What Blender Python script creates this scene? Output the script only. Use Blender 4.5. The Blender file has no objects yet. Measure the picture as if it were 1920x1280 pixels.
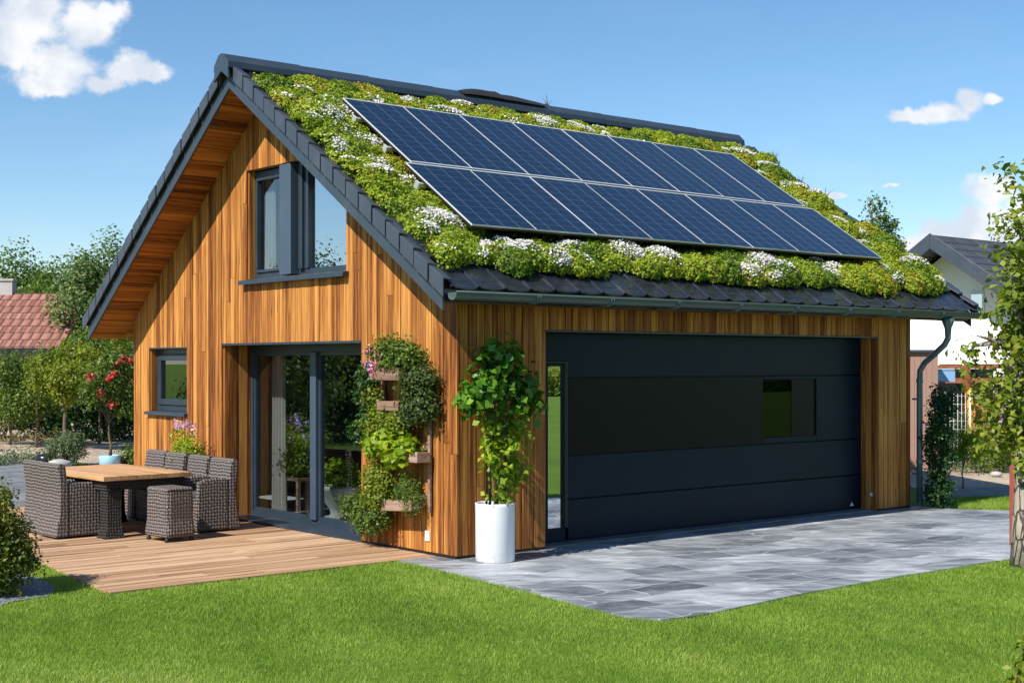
import bpy, math, random
import numpy as np
from mathutils import Vector, Matrix

sc = bpy.context.scene
COL = sc.collection
R = math.radians
rng = np.random.default_rng(7)
random.seed(7)

# ------------------------------------------------------------------ camera frame
F_PX, Y_HOR, Z0, CAM_H = 2600.0, 680.0, 12.68, 1.8
YAW = R(50.1); SA, CA = math.sin(YAW), math.cos(YAW)
X0 = (857 - 960) / F_PX * Z0
CAM = Vector((-X0 * SA - Z0 * CA, X0 * CA - Z0 * SA, CAM_H))

def at(px, py, z=0.0):
    """ground (or height z) point that stands where the photograph shows pixel px, py"""
    rx, ry = (px - 960) / F_PX, (Y_HOR - py) / F_PX
    t = (z - CAM_H) / ry
    return Vector((CAM.x + t * (rx * SA + CA), CAM.y + t * (-rx * CA + SA), z))

def far(px, d, z=0.0):
    """point d metres in front of the camera in the column px"""
    rx = (px - 960) / F_PX
    return Vector((CAM.x + d * (rx * SA + CA), CAM.y + d * (-rx * CA + SA), z))

# ------------------------------------------------------------------ node helper
class NT:
    def __init__(self, name):
        self.m = bpy.data.materials.new(name); self.m.use_nodes = True
        self.t = self.m.node_tree; self.t.nodes.clear()
        self.out = self.t.nodes.new('ShaderNodeOutputMaterial')
    def n(self, typ, ins=None, **kw):
        nd = self.t.nodes.new('ShaderNode' + typ)
        for k, v in kw.items(): setattr(nd, k, v)
        for k, v in (ins or {}).items(): self.set(nd.inputs[k], v)
        return nd
    def set(self, sock, v):
        if isinstance(v, bpy.types.NodeSocket): self.t.links.new(v, sock)
        elif isinstance(v, bpy.types.Node): self.t.links.new(v.outputs[0], sock)
        else:
            if isinstance(v, tuple) and len(v) == 3 and sock.type == 'RGBA': v = (*v, 1)
            sock.default_value = v
    def math(self, op, a, b=None, c=None, clamp=False):
        nd = self.n('Math', operation=op); nd.use_clamp = clamp
        self.set(nd.inputs[0], a)
        if b is not None: self.set(nd.inputs[1], b)
        if c is not None: self.set(nd.inputs[2], c)
        return nd.outputs[0]
    def mix(self, f, a, b, blend='MIX'):
        nd = self.n('Mix', data_type='RGBA', blend_type=blend)
        self.set(nd.inputs[0], f); self.set(nd.inputs[6], a); self.set(nd.inputs[7], b)
        return nd.outputs[2]
    def ramp(self, f, stops, interp='LINEAR'):
        nd = self.n('ValToRGB'); cr = nd.color_ramp; cr.interpolation = interp
        while len(cr.elements) < len(stops): cr.elements.new(0.5)
        for e, (p, c) in zip(cr.elements, stops):
            e.position = p; e.color = (*c, 1) if isinstance(c, tuple) else (c, c, c, 1)
        self.set(nd.inputs[0], f); return nd.outputs[0]
    def map(self, src='Object', scale=(1, 1, 1), loc=(0, 0, 0), rot=(0, 0, 0)):
        tc = self.n('TexCoord')
        mp = self.n('Mapping', {'Vector': tc.outputs[src], 'Scale': scale, 'Location': loc, 'Rotation': rot})
        return mp.outputs[0]
    def noise(self, vec, scale, detail=4, rough=.55, dist=0.0):
        return self.n('TexNoise', {'Vector': vec, 'Scale': scale, 'Detail': detail, 'Roughness': rough, 'Distortion': dist})
    def attr(self, name='rnd'):
        return self.n('Attribute', attribute_name=name).outputs['Fac']
    def bump(self, h, strength=.5, dist=.01):
        return self.n('Bump', {'Height': h, 'Strength': strength, 'Distance': dist}).outputs[0]
    def pbr(self, color, rough=.5, normal=None, metal=0.0, spec=.5, **kw):
        b = self.n('BsdfPrincipled', {'Base Color': color, 'Roughness': rough, 'Metallic': metal, 'Specular IOR Level': spec})
        if normal is not None: self.set(b.inputs['Normal'], normal)
        for k, v in kw.items(): self.set(b.inputs[k.replace('_', ' ')], v)
        return b.outputs[0]
    def done(self, sh):
        self.t.links.new(sh, self.out.inputs[0]); return self.m

def flat(name, col, rough=.5, metal=0.0, var=.15, scale=6.0, bump=0.0, spec=.5):
    k = NT(name); v = k.map()
    n = k.noise(v, scale, 5).outputs[0]
    c = k.mix(n, tuple(x * (1 - var) for x in col), tuple(min(1, x * (1 + var)) for x in col))
    nm = k.bump(k.noise(v, scale * 8, 3).outputs[0], bump, .004) if bump else None
    return k.done(k.pbr(c, rough, nm, metal, spec))

# ------------------------------------------------------------------ materials
MAT = {}
def wood(name, dark, mid, light, axis='z', rough=.55, fine=45, along=1.3, knots=True, bump=.35):
    """boards: face attribute 'rnd' gives every board its own tone, grain runs along `axis`"""
    k = NT(name); a = k.attr('rnd')
    sc_ = {'z': (fine, fine, along), 'x': (along, fine, fine), 'y': (fine, along, fine)}[axis]
    tc = k.n('TexCoord'); off = k.n('CombineXYZ', {0: k.math('MULTIPLY', a, 91.7), 1: k.math('MULTIPLY', a, 57.3), 2: k.math('MULTIPLY', a, 33.1)})
    pos = k.n('VectorMath', {0: tc.outputs['Object'], 1: off.outputs[0]}, operation='ADD').outputs[0]
    v = k.n('Mapping', {'Vector': pos, 'Scale': sc_}).outputs[0]
    sc2 = tuple(x * .3 for x in sc_)
    v2 = k.n('Mapping', {'Vector': pos, 'Scale': sc2}).outputs[0]
    g1 = k.noise(v, 1.0, 6, .65, 1.2).outputs[0]
    g2 = k.noise(v2, 1.0, 4, .6, .8).outputs[0]
    f = k.math('ADD', k.math('MULTIPLY', a, .44), k.math('ADD', k.math('MULTIPLY', k.math('SUBTRACT', g1, .5), 1.5), k.math('MULTIPLY', k.math('SUBTRACT', g2, .5), 1.5)))
    f = k.math('ADD', f, .26)
    c = k.ramp(f, [(.05, dark), (.38, mid), (.85, light)])
    streak = k.ramp(g1, [(.28, 1.0), (.42, 0.0)])
    c = k.mix(k.math('MULTIPLY', streak, .5), c, tuple(x * .4 for x in dark))
    if knots:
        ks = {'z': (9, 9, 1.6), 'x': (1.6, 9, 9), 'y': (9, 1.6, 9)}[axis]
        kv = k.n('Mapping', {'Vector': pos, 'Scale': ks}).outputs[0]
        vo = k.n('TexVoronoi', {'Vector': kv, 'Scale': 1.0, 'Randomness': 1.0})
        kf = k.ramp(vo.outputs[0], [(.03, 1.0), (.12, 0.0)])
        c = k.mix(k.math('MULTIPLY', kf, .7), c, tuple(x * .5 for x in dark))
    nm = k.bump(g1, bump, .004)
    rr = k.math('ADD', k.math('MULTIPLY', g2, .25), rough - .12)
    return k.done(k.pbr(c, rr, nm, spec=.3))

MAT['clad'] = wood('wood_cladding', (.080, .021, .0045), (.280, .094, .018), (.60, .275, .062), rough=.72)
MAT['clad_x'] = wood('wood_soffit', (.05, .012, .003), (.27, .085, .017), (.58, .21, .045), 'x', fine=26, along=.7)
MAT['deck'] = wood('deck_boards', (.12, .056, .027), (.375, .220, .122), (.61, .415, .262), 'x', .7, 34, .8, True, .6)
MAT['tabletop'] = wood('table_wood', (.27, .13, .05), (.50, .28, .13), (.64, .40, .21), 'y', .55, 40, 1.2)
MAT['weathered'] = wood('weathered_wood', (.10, .055, .038), (.24, .145, .105), (.38, .26, .20), 'y', .8, 50, 2.5)
MAT['redwood'] = wood('red_beam', (.13, .035, .018), (.27, .085, .04), (.40, .16, .08), 'y', .7, 30, 1.5)
MAT['pinkplank'] = flat('pink_brown_planks', (.36, .215, .17), .8, 0, .12, 4)
MAT['rustpost'] = flat('rust_paint', (.23, .05, .025), .6, 0, .3, 9, .3)
MAT['yellow_post'] = flat('yellow_paint', (.60, .33, .02), .55, 0, .2, 8, .2)
MAT['orange_board'] = wood('orange_board', (.25, .08, .025), (.42, .17, .06), (.55, .28, .11), 'x', .7, 30, 1.5)

def metal_paint(name, col, rough=.35, var=.1, spec=.5, dust=.10):
    k = NT(name); v = k.map(); n = k.noise(v, 3.0, 6, .6).outputs[0]; n2 = k.noise(v, 60, 3).outputs[0]
    c = k.mix(n, tuple(x * (1 - var) for x in col), tuple(x * (1 + var) for x in col))
    c = k.mix(k.math('MULTIPLY', k.ramp(n, [(.5, 0.0), (.8, 1.0)]), dust), c, (.22, .21, .20))
    r = k.math('ADD', k.math('MULTIPLY', n, .2), rough - .1)
    return k.done(k.pbr(c, r, k.bump(n2, .05, .002), 0, spec))
MAT['anthracite'] = metal_paint('anthracite_paint', (.036, .050, .070), .36)
MAT['frame'] = metal_paint('window_frame_paint', (.026, .040, .058), .33)
MAT['frame_light'] = metal_paint('mullion_paint', (.05, .075, .11), .3)
MAT['verge'] = metal_paint('verge_metal', (.045, .056, .078), .42, .25)
MAT['tile'] = metal_paint('roof_tile_glaze', (.016, .019, .027), .22, .3, .6)
MAT['door_panel'] = metal_paint('garage_door_paint', (.0006, .0095, .0220), .40, .25, .2, .02)
MAT['black'] = flat('black_plastic', (.008, .008, .009), .5)
MAT['gutter'] = metal_paint('gutter_zinc', (.058, .085, .088), .30, .25, .6)
MAT['pipe'] = metal_paint('downpipe_zinc', (.075, .125, .14), .26, .25, .7)
MAT['alu'] = flat('brushed_aluminium', (.72, .73, .74), .35, .6, .08)
MAT['silver'] = flat('panel_frame_silver', (.55, .57, .60), .4, .1, .06)
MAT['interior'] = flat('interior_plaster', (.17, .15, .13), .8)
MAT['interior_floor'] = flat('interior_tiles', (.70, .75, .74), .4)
MAT['curtain'] = flat('grey_curtain', (.34, .32, .29), .9)
MAT['cream'] = flat('cream_upholstery', (.62, .55, .44), .9)
MAT['white_plaster'] = flat('white_render', (.80, .80, .79), .9, 0, .04, 3, .3)
MAT['offwhite'] = flat('old_plaster', (.42, .42, .42), .9, 0, .1, 2, .2)
MAT['stone'] = flat('pale_stone', (.42, .41, .38), .85, 0, .25, 7, .5)
MAT['terracotta'] = flat('terracotta', (.34, .12, .06), .8, 0, .2, 9, .3)
MAT['skyblue_glaze'] = flat('light_blue_glaze', (.33, .55, .66), .35, 0, .1)
MAT['dark_bowl'] = flat('dark_glaze', (.012, .014, .018), .25)
MAT['soil'] = flat('potting_soil', (.035, .022, .014), 1.0, 0, .4, 30, .6)
MAT['bark'] = flat('bark', (.13, .095, .065), .95, 0, .45, 22, .9)
k = NT('pale_bark'); v = k.map(scale=(1, 1, .35)); n1 = k.noise(v, 12, 6, .65, .6).outputs[0]
vo = k.n('TexVoronoi', {'Vector': k.n('VectorMath', {0: v, 1: k.n('VectorMath', {0: k.noise(v, 9, 3).outputs[1], 'Scale': .08}, operation='SCALE').outputs[0]}, operation='ADD').outputs[0], 'Scale': 17.0}, feature='DISTANCE_TO_EDGE').outputs[0]
crk = k.ramp(vo, [(.02, 1.0), (.10, 0.0)])
MAT['palebark'] = k.done(k.pbr(k.mix(k.math('MULTIPLY', crk, .85), k.mix(n1, (.20, .16, .12), (.52, .45, .37)), (.06, .045, .03)), .95, k.bump(k.math('SUBTRACT', n1, crk), 1.0, .03)))
MAT['stem'] = flat('green_stem', (.10, .13, .04), .7)
MAT['twig'] = flat('dry_twig', (.12, .085, .055), .9)
MAT['bluecar'] = metal_paint('car_paint', (.05, .08, .22), .25, .1, .6, .02)
MAT['rubber'] = flat('tyre_rubber', (.015, .015, .016), .9)
MAT['blue_board'] = flat('blue_board', (.24, .42, .66), .6)
MAT['wire'] = flat('white_wire', (.55, .55, .52), .5, .3)
MAT['chimney'] = flat('chimney_render', (.42, .40, .38), .9, 0, .2, 5, .3)
MAT['shade_membrane'] = flat('gap_shade_membrane', (.006, .006, .007), .9)  # near-black: paints shade in roof gaps, also the real membrane flap
MAT['cushion'] = flat('charcoal_cushion', (.05, .05, .055), .95, 0, .2, 20, .3)
MAT['tag'] = flat('white_plastic', (.72, .74, .76), .4, 0, .04)

# white tall pot with fine vertical brushing
k = NT('white_pot_glaze'); v = k.map(scale=(40, 40, 1)); n = k.noise(v, 1.5, 4).outputs[0]
gz = k.n('SeparateXYZ', {0: k.n('TexCoord').outputs['Object']}).outputs[2]
splash = k.math('MULTIPLY', k.n('MapRange', {'Value': gz, 1: .0, 2: .11, 3: 1.0, 4: 0.0}).outputs[0], k.ramp(k.noise(k.map(), 26, 5, .7).outputs[0], [(.5, 0.0), (.62, .55)]))
MAT['whitepot'] = k.done(k.pbr(k.mix(splash, k.mix(n, (.66, .68, .70), (.74, .75, .76)), (.30, .25, .19)), .38, k.bump(n, .12, .002)))

def leafmat(name, stops, trans=.35, rough=.5):
    k = NT(name); a = k.attr('rnd')
    g = k.n('NewGeometry')
    c = k.ramp(a, stops)
    p = k.pbr(c, rough, spec=.35)
    ct = k.mix(.5, c, (.55, .75, .06), 'MULTIPLY')
    ct = k.mix(.6, c, k.n('HueSaturation', {'Color': c, 'Saturation': 1.15, 'Value': 1.5}).outputs[0])
    tr = k.n('BsdfTranslucent', {'Color': ct}).outputs[0]
    ms = k.n('MixShader', {0: trans, 1: p, 2: tr}).outputs[0]
    return k.done(ms)
MAT['sedum'] = leafmat('sedum_leaf', [(.0, (.055, .11, .014)), (.25, (.135, .225, .017)), (.5, (.25, .335, .018)), (.75, (.32, .395, .022)), (.93, (.38, .34, .026)), (1, (.30, .18, .035))], .25)
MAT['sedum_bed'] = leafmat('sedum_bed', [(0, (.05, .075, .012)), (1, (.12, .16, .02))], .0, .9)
MAT['petal_white'] = leafmat('white_petal', [(0, (.62, .52, .50)), (.3, (.74, .70, .69)), (1, (.86, .85, .83))], .2)
MAT['petal_red'] = leafmat('red_petal', [(0, (.38, .015, .02)), (.7, (.66, .04, .05)), (1, (.75, .25, .25))], .25)
MAT['petal_pink'] = leafmat('pink_petal', [(0, (.60, .10, .22)), (.6, (.74, .24, .38)), (1, (.80, .50, .60))], .25)
MAT['petal_lilac'] = leafmat('lilac_petal', [(0, (.30, .17, .48)), (1, (.62, .50, .76))], .25)
MAT['petal_yellow'] = leafmat('yellow_petal', [(0, (.65, .32, .02)), (1, (.75, .52, .03))], .25)
MAT['grass'] = leafmat('grass_blade', [(0, (.085, .160, .014)), (.30, (.165, .280, .026)), (.55, (.235, .355, .040)), (.8, (.315, .43, .065)), (1, (.46, .50, .14))], .4, .6)
MAT['leaf_dark'] = leafmat('leaf_dark', [(0, (.012, .038, .010)), (.6, (.030, .085, .018)), (1, (.075, .155, .030))], .25, .4)
MAT['leaf_mid'] = leafmat('leaf_mid', [(0, (.035, .075, .012)), (.5, (.10, .165, .024)), (1, (.27, .34, .06))], .38)
MAT['leaf_lime'] = leafmat('leaf_lime', [(0, (.12, .21, .012)), (.6, (.27, .38, .016)), (1, (.45, .52, .035))], .4)
MAT['leaf_yellow'] = leafmat('leaf_yellowgreen', [(0, (.08, .13, .012)), (.6, (.20, .26, .022)), (1, (.38, .37, .055))], .4)
MAT['leaf_grey'] = leafmat('leaf_grey', [(0, (.055, .085, .035)), (.6, (.12, .17, .065)), (1, (.23, .28, .12))], .3)
MAT['leaf_climber'] = leafmat('leaf_climber', [(0, (.022, .085, .008)), (.5, (.065, .18, .012)), (1, (.20, .36, .035))], .35, .32)
MAT['leaf_tree'] = leafmat('leaf_tree', [(0, (.055, .105, .03)), (.6, (.13, .20, .055)), (1, (.24, .31, .10))], .4)
MAT['leaf_rose'] = leafmat('leaf_rose', [(0, (.03, .06, .015)), (.6, (.08, .125, .03)), (1, (.17, .19, .06))], .3)
MAT['leaf_fore'] = leafmat('leaf_foreground', [(0, (.045, .08, .012)), (.5, (.13, .175, .024)), (1, (.38, .36, .055))], .4)
MAT['dryweed'] = leafmat('dry_weed', [(0, (.18, .13, .06)), (.5, (.25, .22, .09)), (1, (.38, .33, .18))], .2)

def glass(name, base, scale, tint=(.85, .9, .9)):
    k = NT(name)
    fr = k.math('POWER', k.n('LayerWeight', {'Blend': .5}).outputs['Facing'], 4.0)
    f = k.math('ADD', k.math('MULTIPLY', fr, scale), base, clamp=True)
    t = k.n('BsdfTransparent', {'Color': tint}).outputs[0]
    g = k.n('BsdfGlossy', {'Color': (.92, .96, 1.0), 'Roughness': .004}).outputs[0]
    return k.done(k.n('MixShader', {0: f, 1: t, 2: g}).outputs[0])
MAT['glass'] = glass('window_glass', .10, .8, (.80, .84, .85))
MAT['glass_coated'] = glass('coated_glass', .62, .6, (.5, .55, .6))
MAT['glass_mirror'] = glass('reflective_strip_glass', .68, 1.0, (.3, .35, .35))
MAT['glass_door'] = glass('door_window_glass', .03, .4, (.35, .45, .42))
k = NT('smoked_glass'); MAT['smoked'] = k.done(k.pbr((.004, .0042, .005), .32, None, 0, .16))

# solar cells: cell grid and busbars from the panel's own UV (metres)
k = NT('solar_cells'); uv = k.n('TexCoord').outputs['UV']
sx = k.n('SeparateXYZ', {0: uv})
def lines(src, pitch, w):
    fr = k.math('FRACT', k.math('DIVIDE', src, pitch))
    d = k.math('ABSOLUTE', k.math('SUBTRACT', fr, .5))
    return k.math('GREATER_THAN', d, .5 - w / pitch / 2)
wob = k.math('MULTIPLY', k.math('SUBTRACT', k.noise(uv, 3.0, 2).outputs[0], .5), .018)
ux, uy = k.math('ADD', sx.outputs[0], wob), k.math('ADD', sx.outputs[1], wob)
big = k.math('MAXIMUM', lines(ux, .20, .0048), k.math('MULTIPLY', lines(uy, .13, .003), .55))
fing = k.math('MULTIPLY', lines(uy, .055, .0024), .35)
lf = k.math('MAXIMUM', big, fing)
cn = k.noise(uv, 9.0, 3).outputs[0]
cellc = k.mix(cn, (.0018, .0075, .022), (.0045, .0155, .042))
c = k.mix(k.math('MULTIPLY', lf, .42), cellc, (.42, .50, .62))
MAT['cells'] = k.done(k.pbr(c, .22, None, 0, .45, Coat_Weight=.35, Coat_Roughness=.04))

# wicker weave: alternate over/under strands
def wicker(name, dark, light, pitch=.034):
    k = NT(name); uv = k.n('TexCoord').outputs['UV']
    wv = k.n('VectorMath', {0: uv, 1: k.n('VectorMath', {0: k.n('VectorMath', {0: k.noise(uv, 9, 2).outputs[1], 1: (.5, .5, .5)}, operation='SUBTRACT').outputs[0], 'Scale': .034}, operation='SCALE').outputs[0]}, operation='ADD').outputs[0]
    s = k.n('SeparateXYZ', {0: wv})
    a, b = k.math('DIVIDE', s.outputs[0], pitch), k.math('DIVIDE', s.outputs[1], pitch)
    ck = k.n('TexChecker', {'Vector': k.n('CombineXYZ', {0: a, 1: b}).outputs[0], 'Scale': 1.0}).outputs[1]
    ha = k.math('ABSOLUTE', k.math('SINE', k.math('MULTIPLY', a, math.pi)))
    hb = k.math('ABSOLUTE', k.math('SINE', k.math('MULTIPLY', b, math.pi)))
    h = k.math('ADD', k.math('MULTIPLY', ck, ha), k.math('MULTIPLY', k.math('SUBTRACT', 1.0, ck), hb))
    h2 = k.math('MULTIPLY', k.math('POWER', ha, .35), k.math('POWER', hb, .35))
    h = k.math('MULTIPLY', h, h2)
    n = k.noise(uv, 45, 3).outputs[0]
    c = k.mix(k.math('MULTIPLY_ADD', n, .5, .25), dark, light)
    c = k.mix(k.ramp(h2, [(.38, 1.0), (.62, 0.0)]), c, (.008, .007, .006))
    return k.done(k.pbr(c, .6, k.bump(h, 1.0, .014), spec=.3))
MAT['wicker'] = wicker('grey_wicker', (.085, .066, .058), (.31, .265, .245))
MAT['wicker_dark'] = wicker('dark_wicker', (.018, .016, .015), (.055, .05, .048), .03)

# flagstones
k = NT('slate_flags'); tc = k.n('TexCoord').outputs['Object']
warp = k.n('VectorMath', {0: k.n('VectorMath', {0: k.noise(tc, 1.3, 3).outputs[1], 1: (.5, .5, .5)}, operation='SUBTRACT').outputs[0], 'Scale': .46}, operation='SCALE').outputs[0]
pw = k.n('VectorMath', {0: tc, 1: warp}, operation='ADD').outputs[0]
br = k.n('TexBrick', {'Vector': pw, 'Color1': (.0, .0, .0), 'Color2': (1, 1, 1), 'Mortar': (.5, .5, .5), 'Scale': 1.0, 'Mortar Size': .012, 'Mortar Smooth': .25, 'Bias': 0.0, 'Brick Width': .62, 'Row Height': .36})
br.offset = .37; br.squash = .75; br.squash_frequency = 3
sm0 = k.n('Mapping', {'Vector': pw, 'Rotation': (0, 0, .62)}).outputs[0]
sm = k.n('Mapping', {'Vector': sm0, 'Scale': (1.1, 3.6, 1)}).outputs[0]
n1 = k.noise(sm, 1.0, 7, .62, 1.5).outputs[0]; n2 = k.noise(pw, 14, 4).outputs[0]; n3 = k.noise(pw, .7, 3).outputs[0]
f = k.math('ADD', k.math('MULTIPLY', br.outputs[0], .22), k.math('MULTIPLY', n1, .84))
f = k.math('ADD', f, k.math('MULTIPLY', k.math('SUBTRACT', n3, .5), .35))
c = k.ramp(f, [(.25, (.055, .063, .075)), (.41, (.125, .140, .162)), (.53, (.215, .235, .262)), (.64, (.345, .365, .392)), (.78, (.54, .555, .575))])
c = k.mix(k.math('MULTIPLY', k.ramp(n2, [(.55, 0.0), (.75, 1.0)]), .35), c, (.30, .25, .20))
c = k.mix(k.math('MULTIPLY', br.outputs[1], .5), c, (.44, .45, .46))
hh = k.math('ADD', k.math('MULTIPLY', n1, .6), k.math('MULTIPLY', k.math('SUBTRACT', 1.0, br.outputs[1]), .5))
MAT['flags'] = k.done(k.pbr(c, k.math('MULTIPLY_ADD', n1, .3, .38), k.bump(hh, .6, .012), spec=.4))

# lawn soil sheet
k = NT('lawn_ground'); v = k.map(); n1 = k.noise(v, .5, 5).outputs[0]; n2 = k.noise(v, 25, 4).outputs[0]; n3 = k.noise(v, 160, 2).outputs[0]
c = k.ramp(k.math('ADD', k.math('MULTIPLY', n1, .5), k.math('MULTIPLY', n2, .5)), [(.3, (.085, .155, .014)), (.6, (.155, .265, .025)), (.8, (.22, .32, .045))])
MAT['lawn'] = k.done(k.pbr(c, .9, k.bump(k.math('ADD', n2, n3), .8, .03), spec=.2))
k = NT('dry_earth'); v = k.map(); n1 = k.noise(v, .9, 6, .6).outputs[0]; n2 = k.noise(v, 12, 6, .65).outputs[0]
vo = k.n('TexVoronoi', {'Vector': v, 'Scale': 5.0}).outputs[0]
c = k.ramp(k.math('ADD', k.math('MULTIPLY', n1, .5), k.math('MULTIPLY', n2, .5)), [(.30, (.20, .15, .10)), (.5, (.44, .35, .26)), (.7, (.62, .53, .42))])
MAT['earth'] = k.done(k.pbr(c, .95, k.bump(k.math('ADD', n2, vo), .9, .05), spec=.2))
k = NT('grey_slabs'); v = k.map()
br = k.n('TexBrick', {'Vector': v, 'Color1': (.10, .105, .115), 'Color2': (.21, .215, .225), 'Mortar': (.03, .03, .03), 'Scale': 1.0, 'Mortar Size': .018, 'Brick Width': 1.5, 'Row Height': .45})
n1 = k.noise(v, 4, 5).outputs[0]
c = k.mix(.45, br.outputs[0], k.ramp(n1, [(.3, (.07, .075, .085)), (.7, (.30, .30, .30))]))
MAT['slabs'] = k.done(k.pbr(c, .7, k.bump(k.math('SUBTRACT', n1, br.outputs[1]), .7, .03)))
k = NT('blue_gravel'); v = k.map(); vo = k.n('TexVoronoi', {'Vector': v, 'Scale': 55.0})
MAT['gravel'] = k.done(k.pbr(k.mix(vo.outputs[1], (.10, .115, .14), (.30, .32, .36)), .85, k.bump(vo.outputs[0], 1.0, .02)))

# corrugated clay tiles for the far roof, dark ribbed tiles for the white house
def tiles(name, c1, c2, gap, w, h):
    k = NT(name); uv = k.n('TexCoord').outputs['UV']
    wp = k.n('VectorMath', {0: uv, 1: k.n('VectorMath', {0: k.noise(uv, 2.5, 2).outputs[1], 'Scale': .05}, operation='SCALE').outputs[0]}, operation='ADD').outputs[0]
    br = k.n('TexBrick', {'Vector': wp, 'Color1': c1, 'Color2': c2, 'Mortar': gap, 'Scale': 1.0, 'Mortar Size': .028, 'Mortar Smooth': .4, 'Brick Width': w, 'Row Height': h})
    n = k.noise(uv, 3, 5).outputs[0]
    c = k.mix(.35, br.outputs[0], k.mix(n, tuple(x * .6 for x in c1), tuple(min(1, x * 1.4) for x in c2)))
    s = k.n('SeparateXYZ', {0: wp})
    rib = k.math('ABSOLUTE', k.math('SINE', k.math('MULTIPLY', s.outputs[0], math.pi / w)))
    return k.done(k.pbr(c, .7, k.bump(k.math('SUBTRACT', rib, k.math('MULTIPLY', br.outputs[1], 2)), 1.0, .05)))
MAT['claytile'] = tiles('clay_tiles', (.22, .085, .058), (.34, .15, .11), (.05, .02, .015), .30, .42)
MAT['darktile'] = tiles('dark_tiles', (.045, .052, .066), (.060, .068, .085), (.015, .016, .02), .9, .30)

# ------------------------------------------------------------------ object helpers
def props(o, label=None, cat=None, group=None, kind=None):
    if label: o['label'] = label
    if cat: o['category'] = cat
    if group: o['group'] = group
    if kind: o['kind'] = kind
    return o

def thing(name, label, cat, loc=(0, 0, 0), rotz=0.0, group=None):
    o = bpy.data.objects.new(name, None); COL.objects.link(o)
    o.empty_display_size = .2; o.location = loc; o.rotation_euler = (0, 0, rotz)
    return props(o, label, cat, group)

def copy_tree(o, parent=None):
    c = o.copy(); COL.objects.link(c); c.parent = parent
    for ch in list(o.children): copy_tree(ch, c)
    return c

def raw_mesh(name, V, Fq, mat, rnd=None, parent=None, smooth=False):
    """V (n,3), Fq (m,k) uniform faces"""
    V = np.ascontiguousarray(V, dtype=np.float32); Fq = np.ascontiguousarray(Fq, dtype=np.int32)
    m, kk = Fq.shape
    me = bpy.data.meshes.new(name)
    me.vertices.add(len(V)); me.vertices.foreach_set('co', V.ravel())
    me.loops.add(m * kk); me.loops.foreach_set('vertex_index', Fq.ravel())
    me.polygons.add(m); me.polygons.foreach_set('loop_start', np.arange(0, m * kk, kk, dtype=np.int32))
    me.polygons.foreach_set('loop_total', np.full(m, kk, dtype=np.int32))
    if smooth: me.polygons.foreach_set('use_smooth', np.ones(m, dtype=bool))
    me.update(calc_edges=True)
    if rnd is not None:
        at_ = me.attributes.new('rnd', 'FLOAT', 'FACE'); at_.data.foreach_set('value', np.clip(rnd, 0, 1).astype(np.float32))
    me.materials.append(MAT[mat])
    o = bpy.data.objects.new(name, me); COL.objects.link(o)
    if parent is not None: o.parent = parent
    return o

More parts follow.
